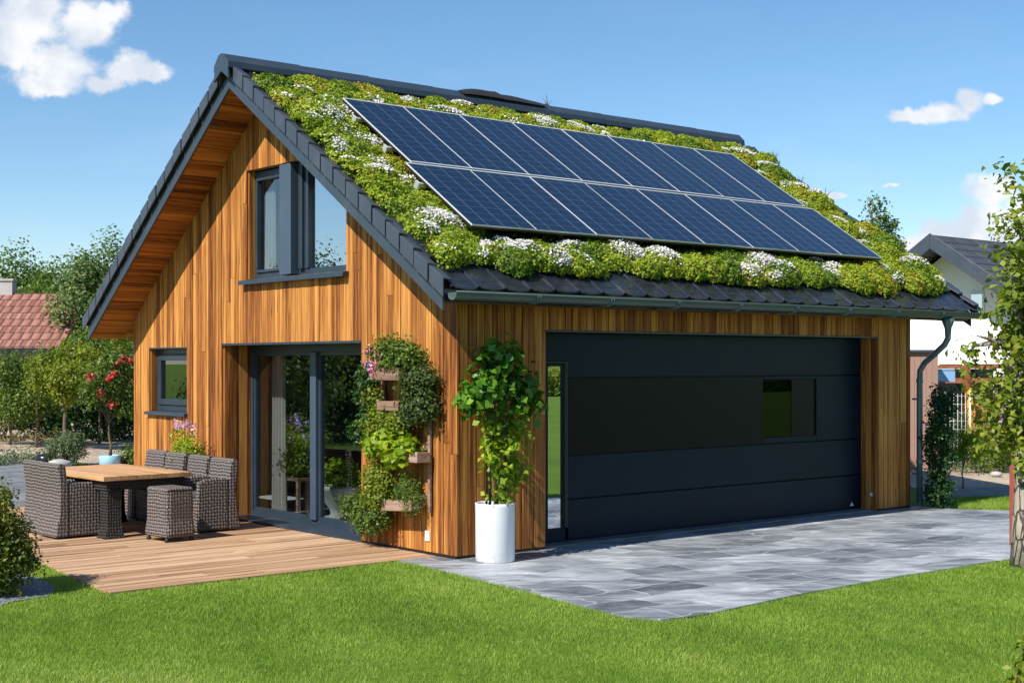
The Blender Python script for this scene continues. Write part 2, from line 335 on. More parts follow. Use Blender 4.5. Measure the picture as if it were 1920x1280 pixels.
class MB:
    """collects faces; build() links them as ONE mesh object (uv in metres, 'rnd' per piece)"""
    def __init__(s): s.v = []; s.f = []; s.r = []; s.sm = []
    def add(s, vs, fs, rnd=None, smooth=False):
        b = len(s.v); s.v += [tuple(p) for p in vs]
        rnd = random.random() if rnd is None else rnd
        for f in fs: s.f.append([b + i for i in f]); s.r.append(rnd); s.sm.append(smooth)
        return s
    def hexa(s, p, rnd=None):
        return s.add(p, [(0, 3, 2, 1), (4, 5, 6, 7), (0, 1, 5, 4), (1, 2, 6, 5), (2, 3, 7, 6), (3, 0, 4, 7)], rnd)
    def box(s, x0, x1, y0, y1, z0, z1, rnd=None):
        return s.hexa([(x0, y0, z0), (x1, y0, z0), (x1, y1, z0), (x0, y1, z0), (x0, y0, z1), (x1, y0, z1), (x1, y1, z1), (x0, y1, z1)], rnd)
    def prism(s, poly, a0, a1, axis='y', rnd=None):
        """poly in the plane normal to axis: 'y' -> (x,z), 'x' -> (y,z), 'z' -> (x,y)"""
        def p3(p, a): return {'y': (p[0], a, p[1]), 'x': (a, p[0], p[1]), 'z': (p[0], p[1], a)}[axis]
        n = len(poly); vs = [p3(p, a0) for p in poly] + [p3(p, a1) for p in poly]
        fs = [list(range(n))[::-1], list(range(n, 2 * n))] + [(i, (i + 1) % n, n + (i + 1) % n, n + i) for i in range(n)]
        return s.add(vs, fs, rnd)
    def tube(s, pts, rad, n=8, cap=True, rnd=None):
        pts = [Vector(p) for p in pts]; rad = rad if isinstance(rad, (list, tuple)) else [rad] * len(pts)
        vs = []; up0 = None
        for i, p in enumerate(pts):
            d = (pts[min(i + 1, len(pts) - 1)] - pts[max(i - 1, 0)]).normalized()
            if up0 is None: up0 = d.orthogonal().normalized()
            u = (up0 - d * up0.dot(d)); u = u.normalized() if u.length > 1e-6 else d.orthogonal().normalized(); up0 = u
            w = d.cross(u)
            for k_ in range(n):
                a = 2 * math.pi * k_ / n
                vs.append(p + (u * math.cos(a) + w * math.sin(a)) * rad[i])
        fs = []
        for i in range(len(pts) - 1):
            for k_ in range(n):
                a, b = i * n + k_, i * n + (k_ + 1) % n
                fs.append((a, b, b + n, a + n))
        if cap: fs += [list(range(n))[::-1], list(range((len(pts) - 1) * n, len(pts) * n))]
        return s.add(vs, fs, rnd, True)
    def lathe(s, prof, n=24, c=(0, 0), rnd=None, capb=True, sq=1.0):
        vs = [(c[0] + r * math.cos(2 * math.pi * k_ / n), c[1] + sq * r * math.sin(2 * math.pi * k_ / n), z) for r, z in prof for k_ in range(n)]
        fs = [(i * n + k_, i * n + (k_ + 1) % n, (i + 1) * n + (k_ + 1) % n, (i + 1) * n + k_) for i in range(len(prof) - 1) for k_ in range(n)]
        if capb: fs.append(list(range(n))[::-1])
        return s.add(vs, fs, rnd, True)
    def build(s, name, mat, parent=None, label=None, cat=None, group=None, kind=None, bevel=0.0, loc=None, rotz=0.0):
        me = bpy.data.meshes.new(name); me.from_pydata(s.v, [], s.f)
        a = me.attributes.new('rnd', 'FLOAT', 'FACE'); a.data.foreach_set('value', np.array(s.r, dtype=np.float32))
        me.polygons.foreach_set('use_smooth', np.array(s.sm, dtype=bool))
        uvl = me.uv_layers.new(name='UVMap')
        co = np.array(s.v, dtype=np.float32).reshape(-1, 3)
        uvs = np.zeros((len(me.loops), 2), dtype=np.float32)
        for p in me.polygons:
            n_ = p.normal; ax = max(range(3), key=lambda i: abs(n_[i]))
            li = list(p.loop_indices); q = co[[me.loops[l].vertex_index for l in li]]
            uvs[li] = q[:, [1, 2]] if ax == 0 else (q[:, [0, 2]] if ax == 1 else q[:, [0, 1]])
        uvl.data.foreach_set('uv', uvs.ravel())
        me.materials.append(MAT[mat]); me.update()
        o = bpy.data.objects.new(name, me); COL.objects.link(o)
        if bevel:
            md = o.modifiers.new('bevel', 'BEVEL'); md.width = bevel; md.segments = 2; md.limit_method = 'ANGLE'
        if parent is not None: o.parent = parent
        if loc is not None: o.location = loc
        if rotz: o.rotation_euler = (0, 0, rotz)
        return props(o, label, cat, group, kind)

def leaf_quads(P, N, size, aspect=.6, seed=0, curl=.25):
    """one bent rhombic quad per point"""
    r = np.random.default_rng(seed); n = len(P)
    N = N / (np.linalg.norm(N, axis=1, keepdims=True) + 1e-9)
    T = r.normal(size=(n, 3)); T -= N * (T * N).sum(1, keepdims=True); T /= np.linalg.norm(T, axis=1, keepdims=True) + 1e-9
    B = np.cross(N, T)
    L = (size * r.uniform(.65, 1.3, n))[:, None]; W = L * aspect
    v0 = P - T * L * .5; v2 = P + T * L * .5 - N * L * curl * .5
    v1 = P + B * W * .5 - T * L * .08 + N * L * curl * .35; v3 = P - B * W * .5 - T * L * .08 + N * L * curl * .35
    V = np.stack([v0, v1, v2, v3], 1).reshape(-1, 3)
    Fq = np.arange(4 * n).reshape(n, 4)
    return V, Fq

def clump_points(blobs, K, per, rc, seed, shell=.55):
    """leaf points gathered in K clumps spread through ellipsoid blobs [(cx,cy,cz,rx,ry,rz)]"""
    r = np.random.default_rng(seed); B = np.array(blobs, dtype=float)
    w = (B[:, 3] * B[:, 4] * B[:, 5]) ** .67; bi = r.choice(len(B), K, p=w / w.sum())
    d = r.normal(size=(K, 3)); d /= np.linalg.norm(d, axis=1, keepdims=True)
    rad = r.uniform(shell ** 3, 1, K) ** (1 / 3)
    C = B[bi, :3] + d * rad[:, None] * B[bi, 3:]
    tcl = r.uniform(-.22, .22, K)
    ci = np.repeat(np.arange(K), per)
    off = r.normal(size=(K * per, 3)) * rc * .6
    P = C[ci] + off
    out = P - B[bi, :3][ci]; out /= np.linalg.norm(out, axis=1, keepdims=True) + 1e-9
    loc = off / (np.linalg.norm(off, axis=1, keepdims=True) + 1e-9)
    N = out * .55 + loc * .45 + np.array([0, 0, .55]) + r.normal(size=P.shape) * .55
    t = np.clip(.5 + tcl[ci] + r.normal(size=len(P)) * .17, 0, 1)
    return P, N, t, C

def foliage(name, blobs, K, per, rc, size, mat, parent=None, seed=1, aspect=.62, shell=.55, zmin=None, curl=.25, drop=None):
    P, N, t, C = clump_points(blobs, K, per, rc, seed, shell)
    if zmin is not None: P[:, 2] = np.maximum(P[:, 2], zmin + np.abs(np.random.default_rng(seed).normal(size=len(P))) * .03)
    if drop is not None:
        kp = ~drop(P); P, N, t = P[kp], N[kp], t[kp]
    V, Fq = leaf_quads(P, N, size, aspect, seed + 1, curl)
    return raw_mesh(name, V, Fq, mat, t, parent)

def flowers(name, centers, nper, spread, size, mat, parent=None, seed=3):
    r = np.random.default_rng(seed); C = np.repeat(np.array(centers, dtype=float), nper, 0)
    off = r.normal(size=C.shape) * spread
    P = C + off; N = off / (np.linalg.norm(off, axis=1, keepdims=True) + 1e-9) + r.normal(size=C.shape) * .5 + np.array([-.2, -.2, .5])
    V, Fq = leaf_quads(P, N, size, .85, seed + 5, .3)
    return raw_mesh(name, V, Fq, mat, r.uniform(0, 1, len(P)), parent)

def tree(name, label, loc, blobs, K, per, rc, leaf, mat, trunk, limbs=7, cat='tree', group=None, bark='bark', seed=1, shell=.4, trunk_name='trunk', crown_name='crown', crook=.04):
    """tapered trunk with limbs that reach into the crown; all local to the base"""
    root = thing(name, label, cat, loc, 0, group)
    r = random.Random(seed); r0, h = trunk
    mb = MB(); pts = [(r.uniform(-1, 1) * crook * i * .5, r.uniform(-1, 1) * crook * i * .5, h * i / 5) for i in range(6)]
    mb.tube([(0, 0, -.05)] + pts[1:], [r0 * 1.25] + [r0 * (1 - .11 * i) for i in range(1, 6)], 9)
    top = Vector(pts[-1])
    for i in range(limbs):
        b = blobs[i % len(blobs)]
        end = Vector((b[0] + r.uniform(-.6, .6) * b[3], b[1] + r.uniform(-.6, .6) * b[4], b[2] + r.uniform(-.3, .7) * b[5]))
        st = Vector(pts[3 + i % 3]); mid = st.lerp(end, .5) + Vector((r.uniform(-.1, .1), r.uniform(-.1, .1), .12 * h * .3))
        mb.tube([st, mid, end], [r0 * .45, r0 * .3, r0 * .1], 6)
        for j in range(2):
            e2 = mid.lerp(end, .6) + Vector((r.uniform(-.4, .4) * b[3], r.uniform(-.4, .4) * b[4], r.uniform(-.1, .5) * b[5]))
            mb.tube([mid, mid.lerp(e2, .5), e2], [r0 * .2, r0 * .14, r0 * .06], 5)
    mb.build(trunk_name, bark, root)
    foliage(crown_name, blobs, K, per, rc, leaf, mat, root, seed + 11, .62, shell)
    return root

# ================================================================== SETTING
def sheet(name, poly, z, mat):
    mb = MB(); mb.add([(x, y, z) for x, y in poly], [list(range(len(poly)))])
    o = mb.build(name, mat); o['kind'] = 'structure'; return o

sheet('lawn', [(-1500, -1500), (1500, -1500), (1500, 1500), (-1500, 1500)], -.012, 'lawn')
DECK = [(-3.20, .30), (0, .34), (0, 7.25), (-2.95, 7.25), (-2.92, 2.85)]
DRIVE = [(-.45, .33), (-.45, -.05), (-.50, -.6), (-.56, -1.1), (-.64, -1.8), (-.75, -2.5), (-.80, -2.9), (-.79, -3.1), (-.70, -3.25), (-.5, -3.31), (-.2, -3.31), (.9, -3.20), (2.36, -3.17), (3.94, -3.22), (6.5, -3.3), (8.7, -3.2),
         (8.9, -2.0), (8.2, -1.35), (7.75, -.95), (7.42, -.52), (7.3, .05), (7.12, .05), (6.6, .05), (6.6, .3), (1.0, .3), (1.0, .05), (-.004, .05), (-.004, .33)]
mb = MB(); mb.prism(DRIVE, -.03, .004, 'z'); o = mb.build('driveway', 'flags'); o['kind'] = 'structure'
mb = MB(); y = .30; i = 0
while y < 7.2:
    w = .142; xl = -3.20 + (.28 * min(1, (y - .3) / 2.5)) + random.uniform(-.01, .01)
    cuts = [xl] + sorted(random.uniform(xl + .5, -.5) for _ in range(1)) + [-.004]
    for a, b in zip(cuts, cuts[1:]):
        mb.box(a + .002, b - .002, y, min(y + w - .006, 7.25), -.03, .006 + random.uniform(-.0015, .0015))
    y += w
o = mb.build('terrace_deck', 'deck'); o['kind'] = 'structure'
sheet('garden_path', [(-9, 7.3), (-.05, 7.3), (.8, 10), (2.2, 14.2), (2.0, 16.5), (-6, 14), (-9, 12)], -.004, 'slabs')
sheet('garden_bed', [(.9, 10.4), (6, 12), (24, 22), (30, 36), (2, 36), (-10, 34), (-6, 14.6), (2.0, 16.8), (2.4, 14)], -.006, 'earth')
sheet('stone_path', [tuple(at(px, py).xy) for px, py in ((1722, 936), (1760, 934), (1960, 929), (1960, 912), (1722, 913))], -.002, 'slabs')
sheet('dry_bed', [tuple(at(px, py).xy) for px, py in ((1710, 913.5), (1990, 911.5), (2300, 790), (1640, 790))], -.005, 'earth')
sheet('gravel_strip', [(-4.6, -.2), (-3.92, .43), (-3.62, .50), (-3.45, .75), (-3.35, 1.2), (-3.3, 2.2), (-4.6, 2.4), (-5.5, 1)], -.003, 'gravel')

# lawn grass: individual blades in front of the terrace and drive
def in_poly(P, poly):
    x, y = P[:, 0], P[:, 1]; ins = np.zeros(len(P), bool); n = len(poly); j = n - 1
    for i in range(n):
        xi, yi = poly[i]; xj, yj = poly[j]
        c = ((yi > y) != (yj > y)) & (x < (xj - xi) * (y - yi) / (yj - yi + 1e-12) + xi); ins ^= c; j = i
    return ins
def smooth_noise(P, f, seed):
    r = np.random.default_rng(seed); s = np.zeros(len(P))
    for i in range(6):
        a = r.uniform(0, 2 * math.pi); fr = f * r.uniform(.6, 1.7); s += np.sin((P[:, 0] * math.cos(a) + P[:, 1] * math.sin(a)) * fr + r.uniform(0, 6))
    return s / 6
def blades(n, region, width, height, seed, holes):
    r = np.random.default_rng(seed)
    P = region(r, n); ok = np.ones(len(P), bool)
    for h in holes: ok &= ~in_poly(P, h)
    P = P[ok]; n = len(P); d = np.hypot(P[:, 0] - CAM.x, P[:, 1] - CAM.y)
    w = width * np.clip(d / 9, .75, 1.6) * r.uniform(.7, 1.3, n); h = height * r.uniform(.55, 1.25, n) * (1 + .25 * smooth_noise(P, 2.2, 5))
    a = r.uniform(0, 2 * math.pi, n); lean = r.uniform(.1, .8, n) * h; la = a + r.normal(size=n) * .9 + 1.2
    la = np.where(r.random(n) < .75, r.uniform(0, 6.28, n), .6 + .8 * smooth_noise(P, 3.1, 9) * 3)
    base = np.column_stack([P, np.full(n, -.012)])
    dx = np.column_stack([np.cos(a) * w * .5, np.sin(a) * w * .5, np.zeros(n)])
    tip = base + np.column_stack([np.cos(la) * lean, np.sin(la) * lean, h])
    V = np.stack([base - dx, base + dx, tip], 1).reshape(-1, 3)
    t = .50 + .30 * smooth_noise(P, 1.3, 2) + .26 * smooth_noise(P, 5, 3) + .16 * smooth_noise(P, 14, 4) + r.normal(size=n) * .17
    t = np.where(r.random(n) < .035, .97, t)
    return V, np.arange(3 * n).reshape(n, 3), t
def reg_front(r, n):
    d = np.sqrt(r.uniform(6.6 ** 2, 15.5 ** 2, n)); rx = r.uniform(-.41, .41, n)
    return np.column_stack([CAM.x + d * (rx * SA + CA), CAM.y + d * (-rx * CA + SA)])
holes = [DECK, [(x, y) for x, y in DRIVE], [(-4.6, -.2), (-3.92, .43), (-3.62, .50), (-3.45, .75), (-3.35, 1.2), (-3.3, 2.2), (-4.6, 2.4), (-5.5, 1)], [(0, 0), (7.2, 0), (7.2, 6.9), (0, 6.9)],
         [(-9, 7.3), (-.05, 7.3), (-.05, 8), (-9, 12)]]
V, Fq, t = blades(680000, reg_front, .0040, .025, 21, holes)
props(raw_mesh('lawn_grass', V, Fq, 'grass', t), 'bright green mown lawn grass in front of the terrace and the paving', None, None, 'stuff')
def reg_back(r, n):
    q = [at(px, py) for px, py in ((1800, 958), (1990, 966), (1990, 930), (1790, 937))]
    a, b = r.random(n), r.random(n); q = np.array([p[:2] for p in q])
    return (q[0] * ((1 - a) * (1 - b))[:, None] + q[1] * (a * (1 - b))[:, None] + q[2] * (a * b)[:, None] + q[3] * ((1 - a) * b)[:, None])
V, Fq, t = blades(26000, reg_back, .006, .06, 22, [[(x, y) for x, y in DRIVE]])
props(raw_mesh('grass_patch', V, Fq, 'grass', t), 'small patch of green grass between the grey paving and the stone path', None, None, 'stuff')

# ================================================================== HOUSE
HOUSE = thing('timber_house', 'wooden house with garage and mossy roof carrying solar panels', 'house')
L_, W_ = 7.12, 6.85
VR, ZR = 3.417, 5.06
SR, SL = .657, .714
def zt(v): return ZR - SR * (VR - v) if v < VR else ZR - SL * (v - VR)
UB, UE = -.53, 7.87           # verge planes
VE, VB = -.45, 7.20           # eaves

def clad(mb, along, a0, a1, depth0, depth1, z0, top, openings, wmin=.06, wmax=.125, gap=.006, jitter=.007, core=False):
    """vertical boards on a wall; along='v' (gable, depth=u) or 'u' (garage, depth=v)"""
    edges = [a0]
    cutp = sorted({a0, a1, *[o[0] for o in openings], *[o[1] for o in openings]})
    if core:
        edges = cutp
    else:
        edges = []
        for s, e in zip(cutp, cutp[1:]):
            x = s; seg = [s]
            while e - x > wmax * 1.5:
                x += random.uniform(wmin, wmax); seg.append(x)
            edges += seg
        edges.append(a1)
    if core and along == 'v': edges = sorted(set(edges) | {VR})
    for s, e in zip(edges, edges[1:]):
        if e - s < .004: continue
        g = 0 if core else gap / 2
        m = (s + e) / 2; iv = [(z0, None)]
        for o in openings:
            if o[0] - 1e-6 <= s and e <= o[1] + 1e-6:
                nv = []
                for lo, hi in iv:
                    nv.append((lo, o[2])) if o[2] - lo > .01 else None
                    nv.append((o[3], hi))
                iv = [x for x in nv if x]
        rnd = random.random(); j = 0 if core else random.uniform(0, jitter)
        for lo, hi in iv:
            h0 = hi if hi is not None else top(s); h1 = hi if hi is not None else top(e)
            if max(h0, h1) <= lo + .01: continue
            h0, h1 = max(h0, lo + .002), max(h1, lo + .002)
            A, B = s + g, e - g; D0, D1 = depth0 + j, depth1
            # board joints: long boards are sometimes pieced together
            parts = [(lo, h0, h1)]
            if not core and hi is None and min(h0, h1) - lo > 1.2 and random.random() < .35:
                zc = random.uniform(lo + .4, min(h0, h1) - .4); parts = [(lo, zc - .002, zc - .002), (zc + .002, h0, h1)]
            for q, (l, t0, t1) in enumerate(parts):
                rr = rnd if q == 0 else min(1, max(0, rnd + random.uniform(-.4, .4)))
                if along == 'v':
                    p = [(D0, A, l), (D1, A, l), (D1, B, l), (D0, B, l), (D0, A, t0), (D1, A, t0), (D1, B, t1), (D0, B, t1)]
                else:
                    p = [(A, D0, l), (B, D0, l), (B, D1, l), (A, D1, l), (A, D0, t0), (B, D0, t1), (B, D1, t1), (A, D1, t0)]
                mb.hexa(p, rr)
sof = lambda v: zt(v) - .245
G_OPEN = [(1.573, 4.485, -1, 2.02), (5.358, 6.40, 1.19, 1.985), (1.855, 3.90, 2.735, 3.965)]
mb = MB(); clad(mb, 'v', 0, W_, 0, .024, .03, sof, G_OPEN); mb.build('gable_wall', 'clad', HOUSE, bevel=.0025)
mb = MB(); clad(mb, 'v', .03, W_, .03, .10, .0, sof, G_OPEN, core=True)
F_OPEN = [(1.077, 6.457, -1, 2.118)]
clad(mb, 'u', .101, L_, .03, .10, .0, lambda u: sof(0), F_OPEN, core=True)
mb.box(.1, L_, W_ - .1, W_, 0, sof(W_))                                        # rear wall
mb.prism([(.1, 0), (W_ - .101, 0), (W_ - .101, sof(W_)), (VR, sof(VR)), (.101, sof(0))], L_ - .1, L_, 'x')
mb.build('wall_core', 'interior', HOUSE)
mb = MB(); clad(mb, 'u', .026, L_, 0, .024, .03, lambda u: sof(0) + .0, F_OPEN, .085, .15, gap=.011, jitter=.009); mb.build('garage_wall', 'clad', HOUSE, bevel=.0025)
mb = MB(); clad(mb, 'v', .03, W_, L_ + .003, L_ + .027, .03, sof, []); mb.build('side_wall', 'clad', HOUSE)
# black strips painting the shadow gap at the wall foot
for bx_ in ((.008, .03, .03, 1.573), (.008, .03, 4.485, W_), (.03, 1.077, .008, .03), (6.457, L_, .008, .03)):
    mb = MB(); mb.box(*bx_, 0, .03); mb.build('plinth_gap_shade', 'black', HOUSE)
# door reveals
mb = MB(); x = .024
for w in (.10, .09, .11, .075): mb.box(x + .002, x + w - .002, 4.455, 4.484, .02, 1.999); x += w
mb.build('door_reveal', 'clad', HOUSE)
mb = MB(); mb.box(-.006, .40, 1.575, 4.483, 2.0, 2.024); mb.build('door_head_trim', 'frame', HOUSE)
mb = MB(); x = .024
for w in (.075, .08, .07): mb.box(6.435, 6.455, x + .002, x + w - .002, .01, 2.1); x += w
mb.build('garage_reveal', 'clad', HOUSE)
mb = MB(); x = .024
for w in (.075, .08, .07): mb.box(1.079, 1.099, x + .002, x + w - .002, .01, 2.1); x += w
mb.build('garage_reveal', 'clad', HOUSE)
mb = MB(); mb.box(1.08, 6.454, .0, .28, 2.10, 2.116); mb.build('garage_lintel', 'frame', HOUSE)
mb = MB(); mb.box(1.10, 6.43, .06, .30, -.01, .018); mb.build('garage_threshold', 'slabs', HOUSE)
# interior
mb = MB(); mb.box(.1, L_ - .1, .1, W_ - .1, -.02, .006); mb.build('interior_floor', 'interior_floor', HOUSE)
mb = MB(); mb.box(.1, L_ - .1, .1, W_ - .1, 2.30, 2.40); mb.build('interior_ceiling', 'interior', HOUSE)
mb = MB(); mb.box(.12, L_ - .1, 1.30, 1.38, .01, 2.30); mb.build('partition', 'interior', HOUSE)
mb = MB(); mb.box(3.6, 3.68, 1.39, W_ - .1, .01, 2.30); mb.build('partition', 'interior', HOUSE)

# soffits: boards parallel to u
mb = MB()
def slopeboards(va, vb, u0, u1):
    n = int(abs(vb - va) / .105); vs = np.linspace(va, vb, n + 1)
    for a, b in zip(vs, vs[1:]):
        a2, b2 = a + .005 * np.sign(vb - va), b - .005 * np.sign(vb - va); j = random.uniform(0, .016)
        p = [(u0, a2, zt(a2) - .27 + j), (u1, a2, zt(a2) - .27 + j), (u1, b2, zt(b2) - .27 + j), (u0, b2, zt(b2) - .27 + j)]
        mb.hexa(p + [(x, y, z + .02) for x, y, z in p])
slopeboards(VB - .02, VR + .002, -.455, -.001)
slopeboards(VE + .09, VR - .002, -.455, -.001)
slopeboards(W_ + .01, VB - .02, 0, UE - .1); slopeboards(VE + .09, -.01, 0, UE - .1)
slopeboards(VB - .02, VR + .002, L_ + .03, UE - .1); slopeboards(VE + .09, VR - .002, L_ + .03, UE - .1)
mb.build('soffit', 'clad_x', HOUSE)

# roof body with eave tiles, verge tiles, ridge as sub-parts
mb = MB()
def slab(va, vb, u0, u1, t0, t1):
    p = [(u0, va, zt(va) - t1), (u1, va, zt(va) - t1), (u1, vb, zt(vb) - t1), (u0, vb, zt(vb) - t1)]
    q = [(u0, va, zt(va) - t0), (u1, va, zt(va) - t0), (u1, vb, zt(vb) - t0), (u0, vb, zt(vb) - t0)]
    mb.hexa(p + q)
slab(VE + .06, VR - .001, -.44, UE - .1, .03, .23); slab(VR + .001, VB - .03, -.44, UE - .1, .03, .23)
ROOF = mb.build('roof', 'tile', HOUSE)
# eave tiles: two courses of wide tiles with a rolled side lip
mb = MB()
PITCH = .30
for course, (v0, v1, lift) in enumerate(((VE - .03, .0, -.022), (-.16, .42, .026))):
    u = -.44 + course * .0
    while u < UE - .1:
        prof = [(0, .006), (.012, .022), (.032, .026), (.05, .010), (.15, .002), (.26, .003), (.30, .012)]
        jz = random.uniform(-.005, .005); tl = random.uniform(-.006, .006)
        vs = []
        for vv, dz in ((v0, 0.0), ((v0 + v1) / 2, -.004), (v1, 0.0)):
            for du, h in prof: vs.append((u + du + (vv - v0) * .0 + tl, vv, zt(vv) - .02 + lift + h + jz + dz))
        n = len(prof); m = len(vs)
        vs += [(x, y, z - .014) for x, y, z in vs[:n]]
        fs = [(r_ * n + i, r_ * n + i + 1, (r_ + 1) * n + i + 1, (r_ + 1) * n + i) for r_ in range(2) for i in range(n - 1)]
        fs += [(m + i, m + i + 1, i + 1, i) for i in range(n - 1)]
        mb.add(vs, fs, None, False); u += PITCH
mb.build('eave_tiles', 'tile', ROOF)
# left slope tiles as courses
mb = MB(); v = VB + .01
while v > VR + .1:
    v2 = max(v - .34, VR)
    p = [(-.50, v, zt(v) + .022), (UE, v, zt(v) + .022), (UE, v2, zt(v2) + .004), (-.50, v2, zt(v2) + .004)]
    mb.hexa([(x, y, z - .03) for x, y, z in p] + p); v -= .34
mb.build('slope_tiles', 'tile', ROOF)

def verge(side, uface, inward, name):
    """row of lapped verge tiles with a vertical apron; uface = outer plane"""
    mb = MB(); sgn = 1 if inward > 0 else -1
    va, vb = (VE - .03, VR - .16) if side == 'front' else (VB + .03, VR + .16)
    n = 17; vs = np.linspace(va, vb, n + 1); d = np.sign(vb - va)
    for i, (a, b) in enumerate(zip(vs, vs[1:])):
        b2 = b - d * .020
        u_i = uface + sgn * .105
        for (ua, ub, zl, zh) in ((uface, uface + sgn * .018, None, None),):
            jj = random.uniform(-.006, .006); ta, tb = .040 + jj, .024 + jj
            drop = .132
            ua2 = uface + sgn * random.uniform(-.004, .004)
            p = [(ua2, a, zt(a) - drop), (ub, a, zt(a) - drop), (ub, b2, zt(b2) - drop), (ua2, b2, zt(b2) - drop),
                 (ua2, a, zt(a) + ta), (ub, a, zt(a) + ta), (ub, b2, zt(b2) + tb), (ua2, b2, zt(b2) + tb)]
            mb.hexa(p)
            q = [(ub, a, zt(a) + ta - .018), (u_i, a, zt(a) + ta - .030), (u_i, b2, zt(b2) + tb - .030), (ub, b2, zt(b2) + tb - .018)]
            mb.hexa(q + [(x, y, z + .017) for x, y, z in q])
    mb.build(name, 'verge', ROOF, bevel=.006)
verge('front', UB, 1, 'verge_trim'); verge('back', UB, 1, 'verge_trim')
verge('front', UE, -1, 'verge_trim'); verge('back', UE, -1, 'verge_trim')
# barge boards under the verge tiles
for side, (va, vb) in (('front', (VE + .04, VR)), ('back', (VB - .04, VR))):
    for uu in (-.478, UE - .075):
        mb = MB(); t0, t1 = .120, .292
        a, b = va, vb
        p = [(uu, a, zt(a) - t1), (uu + .025, a, zt(a) - t1), (uu + .025, b, zt(b) - t1), (uu, b, zt(b) - t1),
             (uu, a, zt(a) - t0), (uu + .025, a, zt(a) - t0), (uu + .025, b, zt(b) - t0), (uu, b, zt(b) - t0)]
        mb.hexa(p); mb.build('barge_board', 'anthracite', HOUSE, bevel=.004)
# near-black strip painting the shadow gap between verge and barge board
mb = MB()
for va, vb in ((VE + .05, VR), (VB - .05, VR)):
    p = [(-.50, va, zt(va) - .116), (-.45, va, zt(va) - .116), (-.45, vb, zt(vb) - .116), (-.50, vb, zt(vb) - .116)]
    mb.hexa(p + [(x, y, z + .13) for x, y, z in p])
mb.build('verge_gap_shade', 'shade_membrane', HOUSE)
# ridge: folded metal cap over black painted gap shade, with rounded end
mb = MB()
prof = [(-.15, -.115), (-.165, -.10), (-.155, -.035), (-.06, .055), (0, .07), (.06, .055), (.155, -.045), (.165, -.11), (.15, -.12)]
nseg = 9; us = np.linspace(UB - .03, UE - .08, nseg + 1)
for a, b in zip(us, us[1:]):
    lift = random.uniform(-.004, .004)
    for (y0, z0), (y1, z1) in zip(prof, prof[1:]):
        mb.add([(a - .01, VR + y0, ZR + z0 + lift), (b, VR + y0, ZR + z0 + lift + .006), (b, VR + y1, ZR + z1 + lift + .006), (a - .01, VR + y1, ZR + z1 + lift)], [(0, 1, 2, 3)])
mb.prism([(VR + y, ZR + z) for y, z in prof] + [(VR + .16, ZR - .22), (VR, ZR - .12), (VR - .16, ZR - .22)], UB - .045, UB - .02, 'x')
mb.build('ridge_cap', 'anthracite', ROOF, bevel=.003)
mb = MB(); mb.prism([(VR - .135, ZR - .17), (VR - .12, ZR - .04), (VR + .12, ZR - .04), (VR + .135, ZR - .17)], UB + .02, UE - .12, 'x'); mb.build('ridge_gap_shade', 'shade_membrane', ROOF)  # black filler, gap shade under the cap put into its colour
# loose crumpled membrane lying over the ridge
mb = MB(); prev = None
for i in range(15):
    f = i / 14; u = 2.62 + f * 1.35; h = .050 * math.sin(math.pi * f) ** .7 * (1 + .18 * math.sin(i * .9)) * (1.3 if f < .45 else .6)
    row = [(u, VR - .15, ZR + .012 + h * .25), (u, VR - .05, ZR + .068 + h), (u, VR + .06, ZR + .066 + h * .9), (u, VR + .16, ZR + .0)]
    if prev: mb.add(prev + row, [(0, 4, 5, 1), (1, 5, 6, 2), (2, 6, 7, 3)], .5, True)
    prev = row
props(mb.build('membrane_flap', 'shade_membrane'), 'crumpled black membrane flap lying on the roof ridge', 'roof membrane')

# gutter
GU0, GU1, GV, GZ, GR = -.46, 7.93, -.525, 2.408, .066
mb = MB(); n = 12
for (ra, flip) in ((GR, 0), (GR - .006, 1)):
    rows = [[(u, GV + ra * math.cos(math.pi + math.pi * i / n), GZ + ra * math.sin(math.pi + math.pi * i / n)) for i in range(n + 1)] for u in (GU0, GU1)]
    mb.add(rows[0] + rows[1], [(i, i + 1, n + 2 + i, n + 1 + i) for i in range(n)], .5, True)
for u in (GU0, GU1):
    mb.add([(u, GV, GZ)] + [(u, GV + GR * math.cos(math.pi + math.pi * i / n), GZ + GR * math.sin(math.pi + math.pi * i / n)) for i in range(n + 1)], [(0, i + 1, i + 2) for i in range(n)])
mb.tube([(GU0, GV - GR, GZ + .004), (GU1, GV - GR, GZ + .004)], .009, 6)
GUT = mb.build('gutter', 'gutter', HOUSE)
for u in np.arange(.45, 7.6, .92):
    mb = MB()
    for s_ in (0, .03):
        mb.tube([(u + s_ + .02 * math.cos(math.pi * i / 10), GV + (GR + .003) * math.cos(math.pi + math.pi * i / 10), GZ + (GR + .003) * math.sin(math.pi + math.pi * i / 10)) for i in range(11)], .009, 5)
    mb.build('bracket', 'pipe', GUT)
mb = MB(); mb.lathe([(.080, 2.335), (.070, 2.29), (.042, 2.22), (.037, 2.14)], 16, (7.12, GV))
mb.tube([(7.12, GV, 2.16), (7.12, GV, 2.10), (7.125, GV + .05, 2.02), (7.16, GV + .22, 1.90), (7.20, GV + .38, 1.80), (7.205, -.075, 1.70), (7.205, -.07, 1.55), (7.205, -.07, .06)], .037, 12)
for z in (1.55, .55): mb.lathe([(.039, z), (.043, z + .01), (.043, z + .045), (.039, z + .055)], 14, (7.205, -.07))
mb.build('downpipe', 'pipe', HOUSE)
for z in (1.35, .42): mb = MB(); mb.tube([(7.205, -.07, z), (7.15, .0, z)], .012, 6); mb.build('pipe_clip', 'gutter', HOUSE)

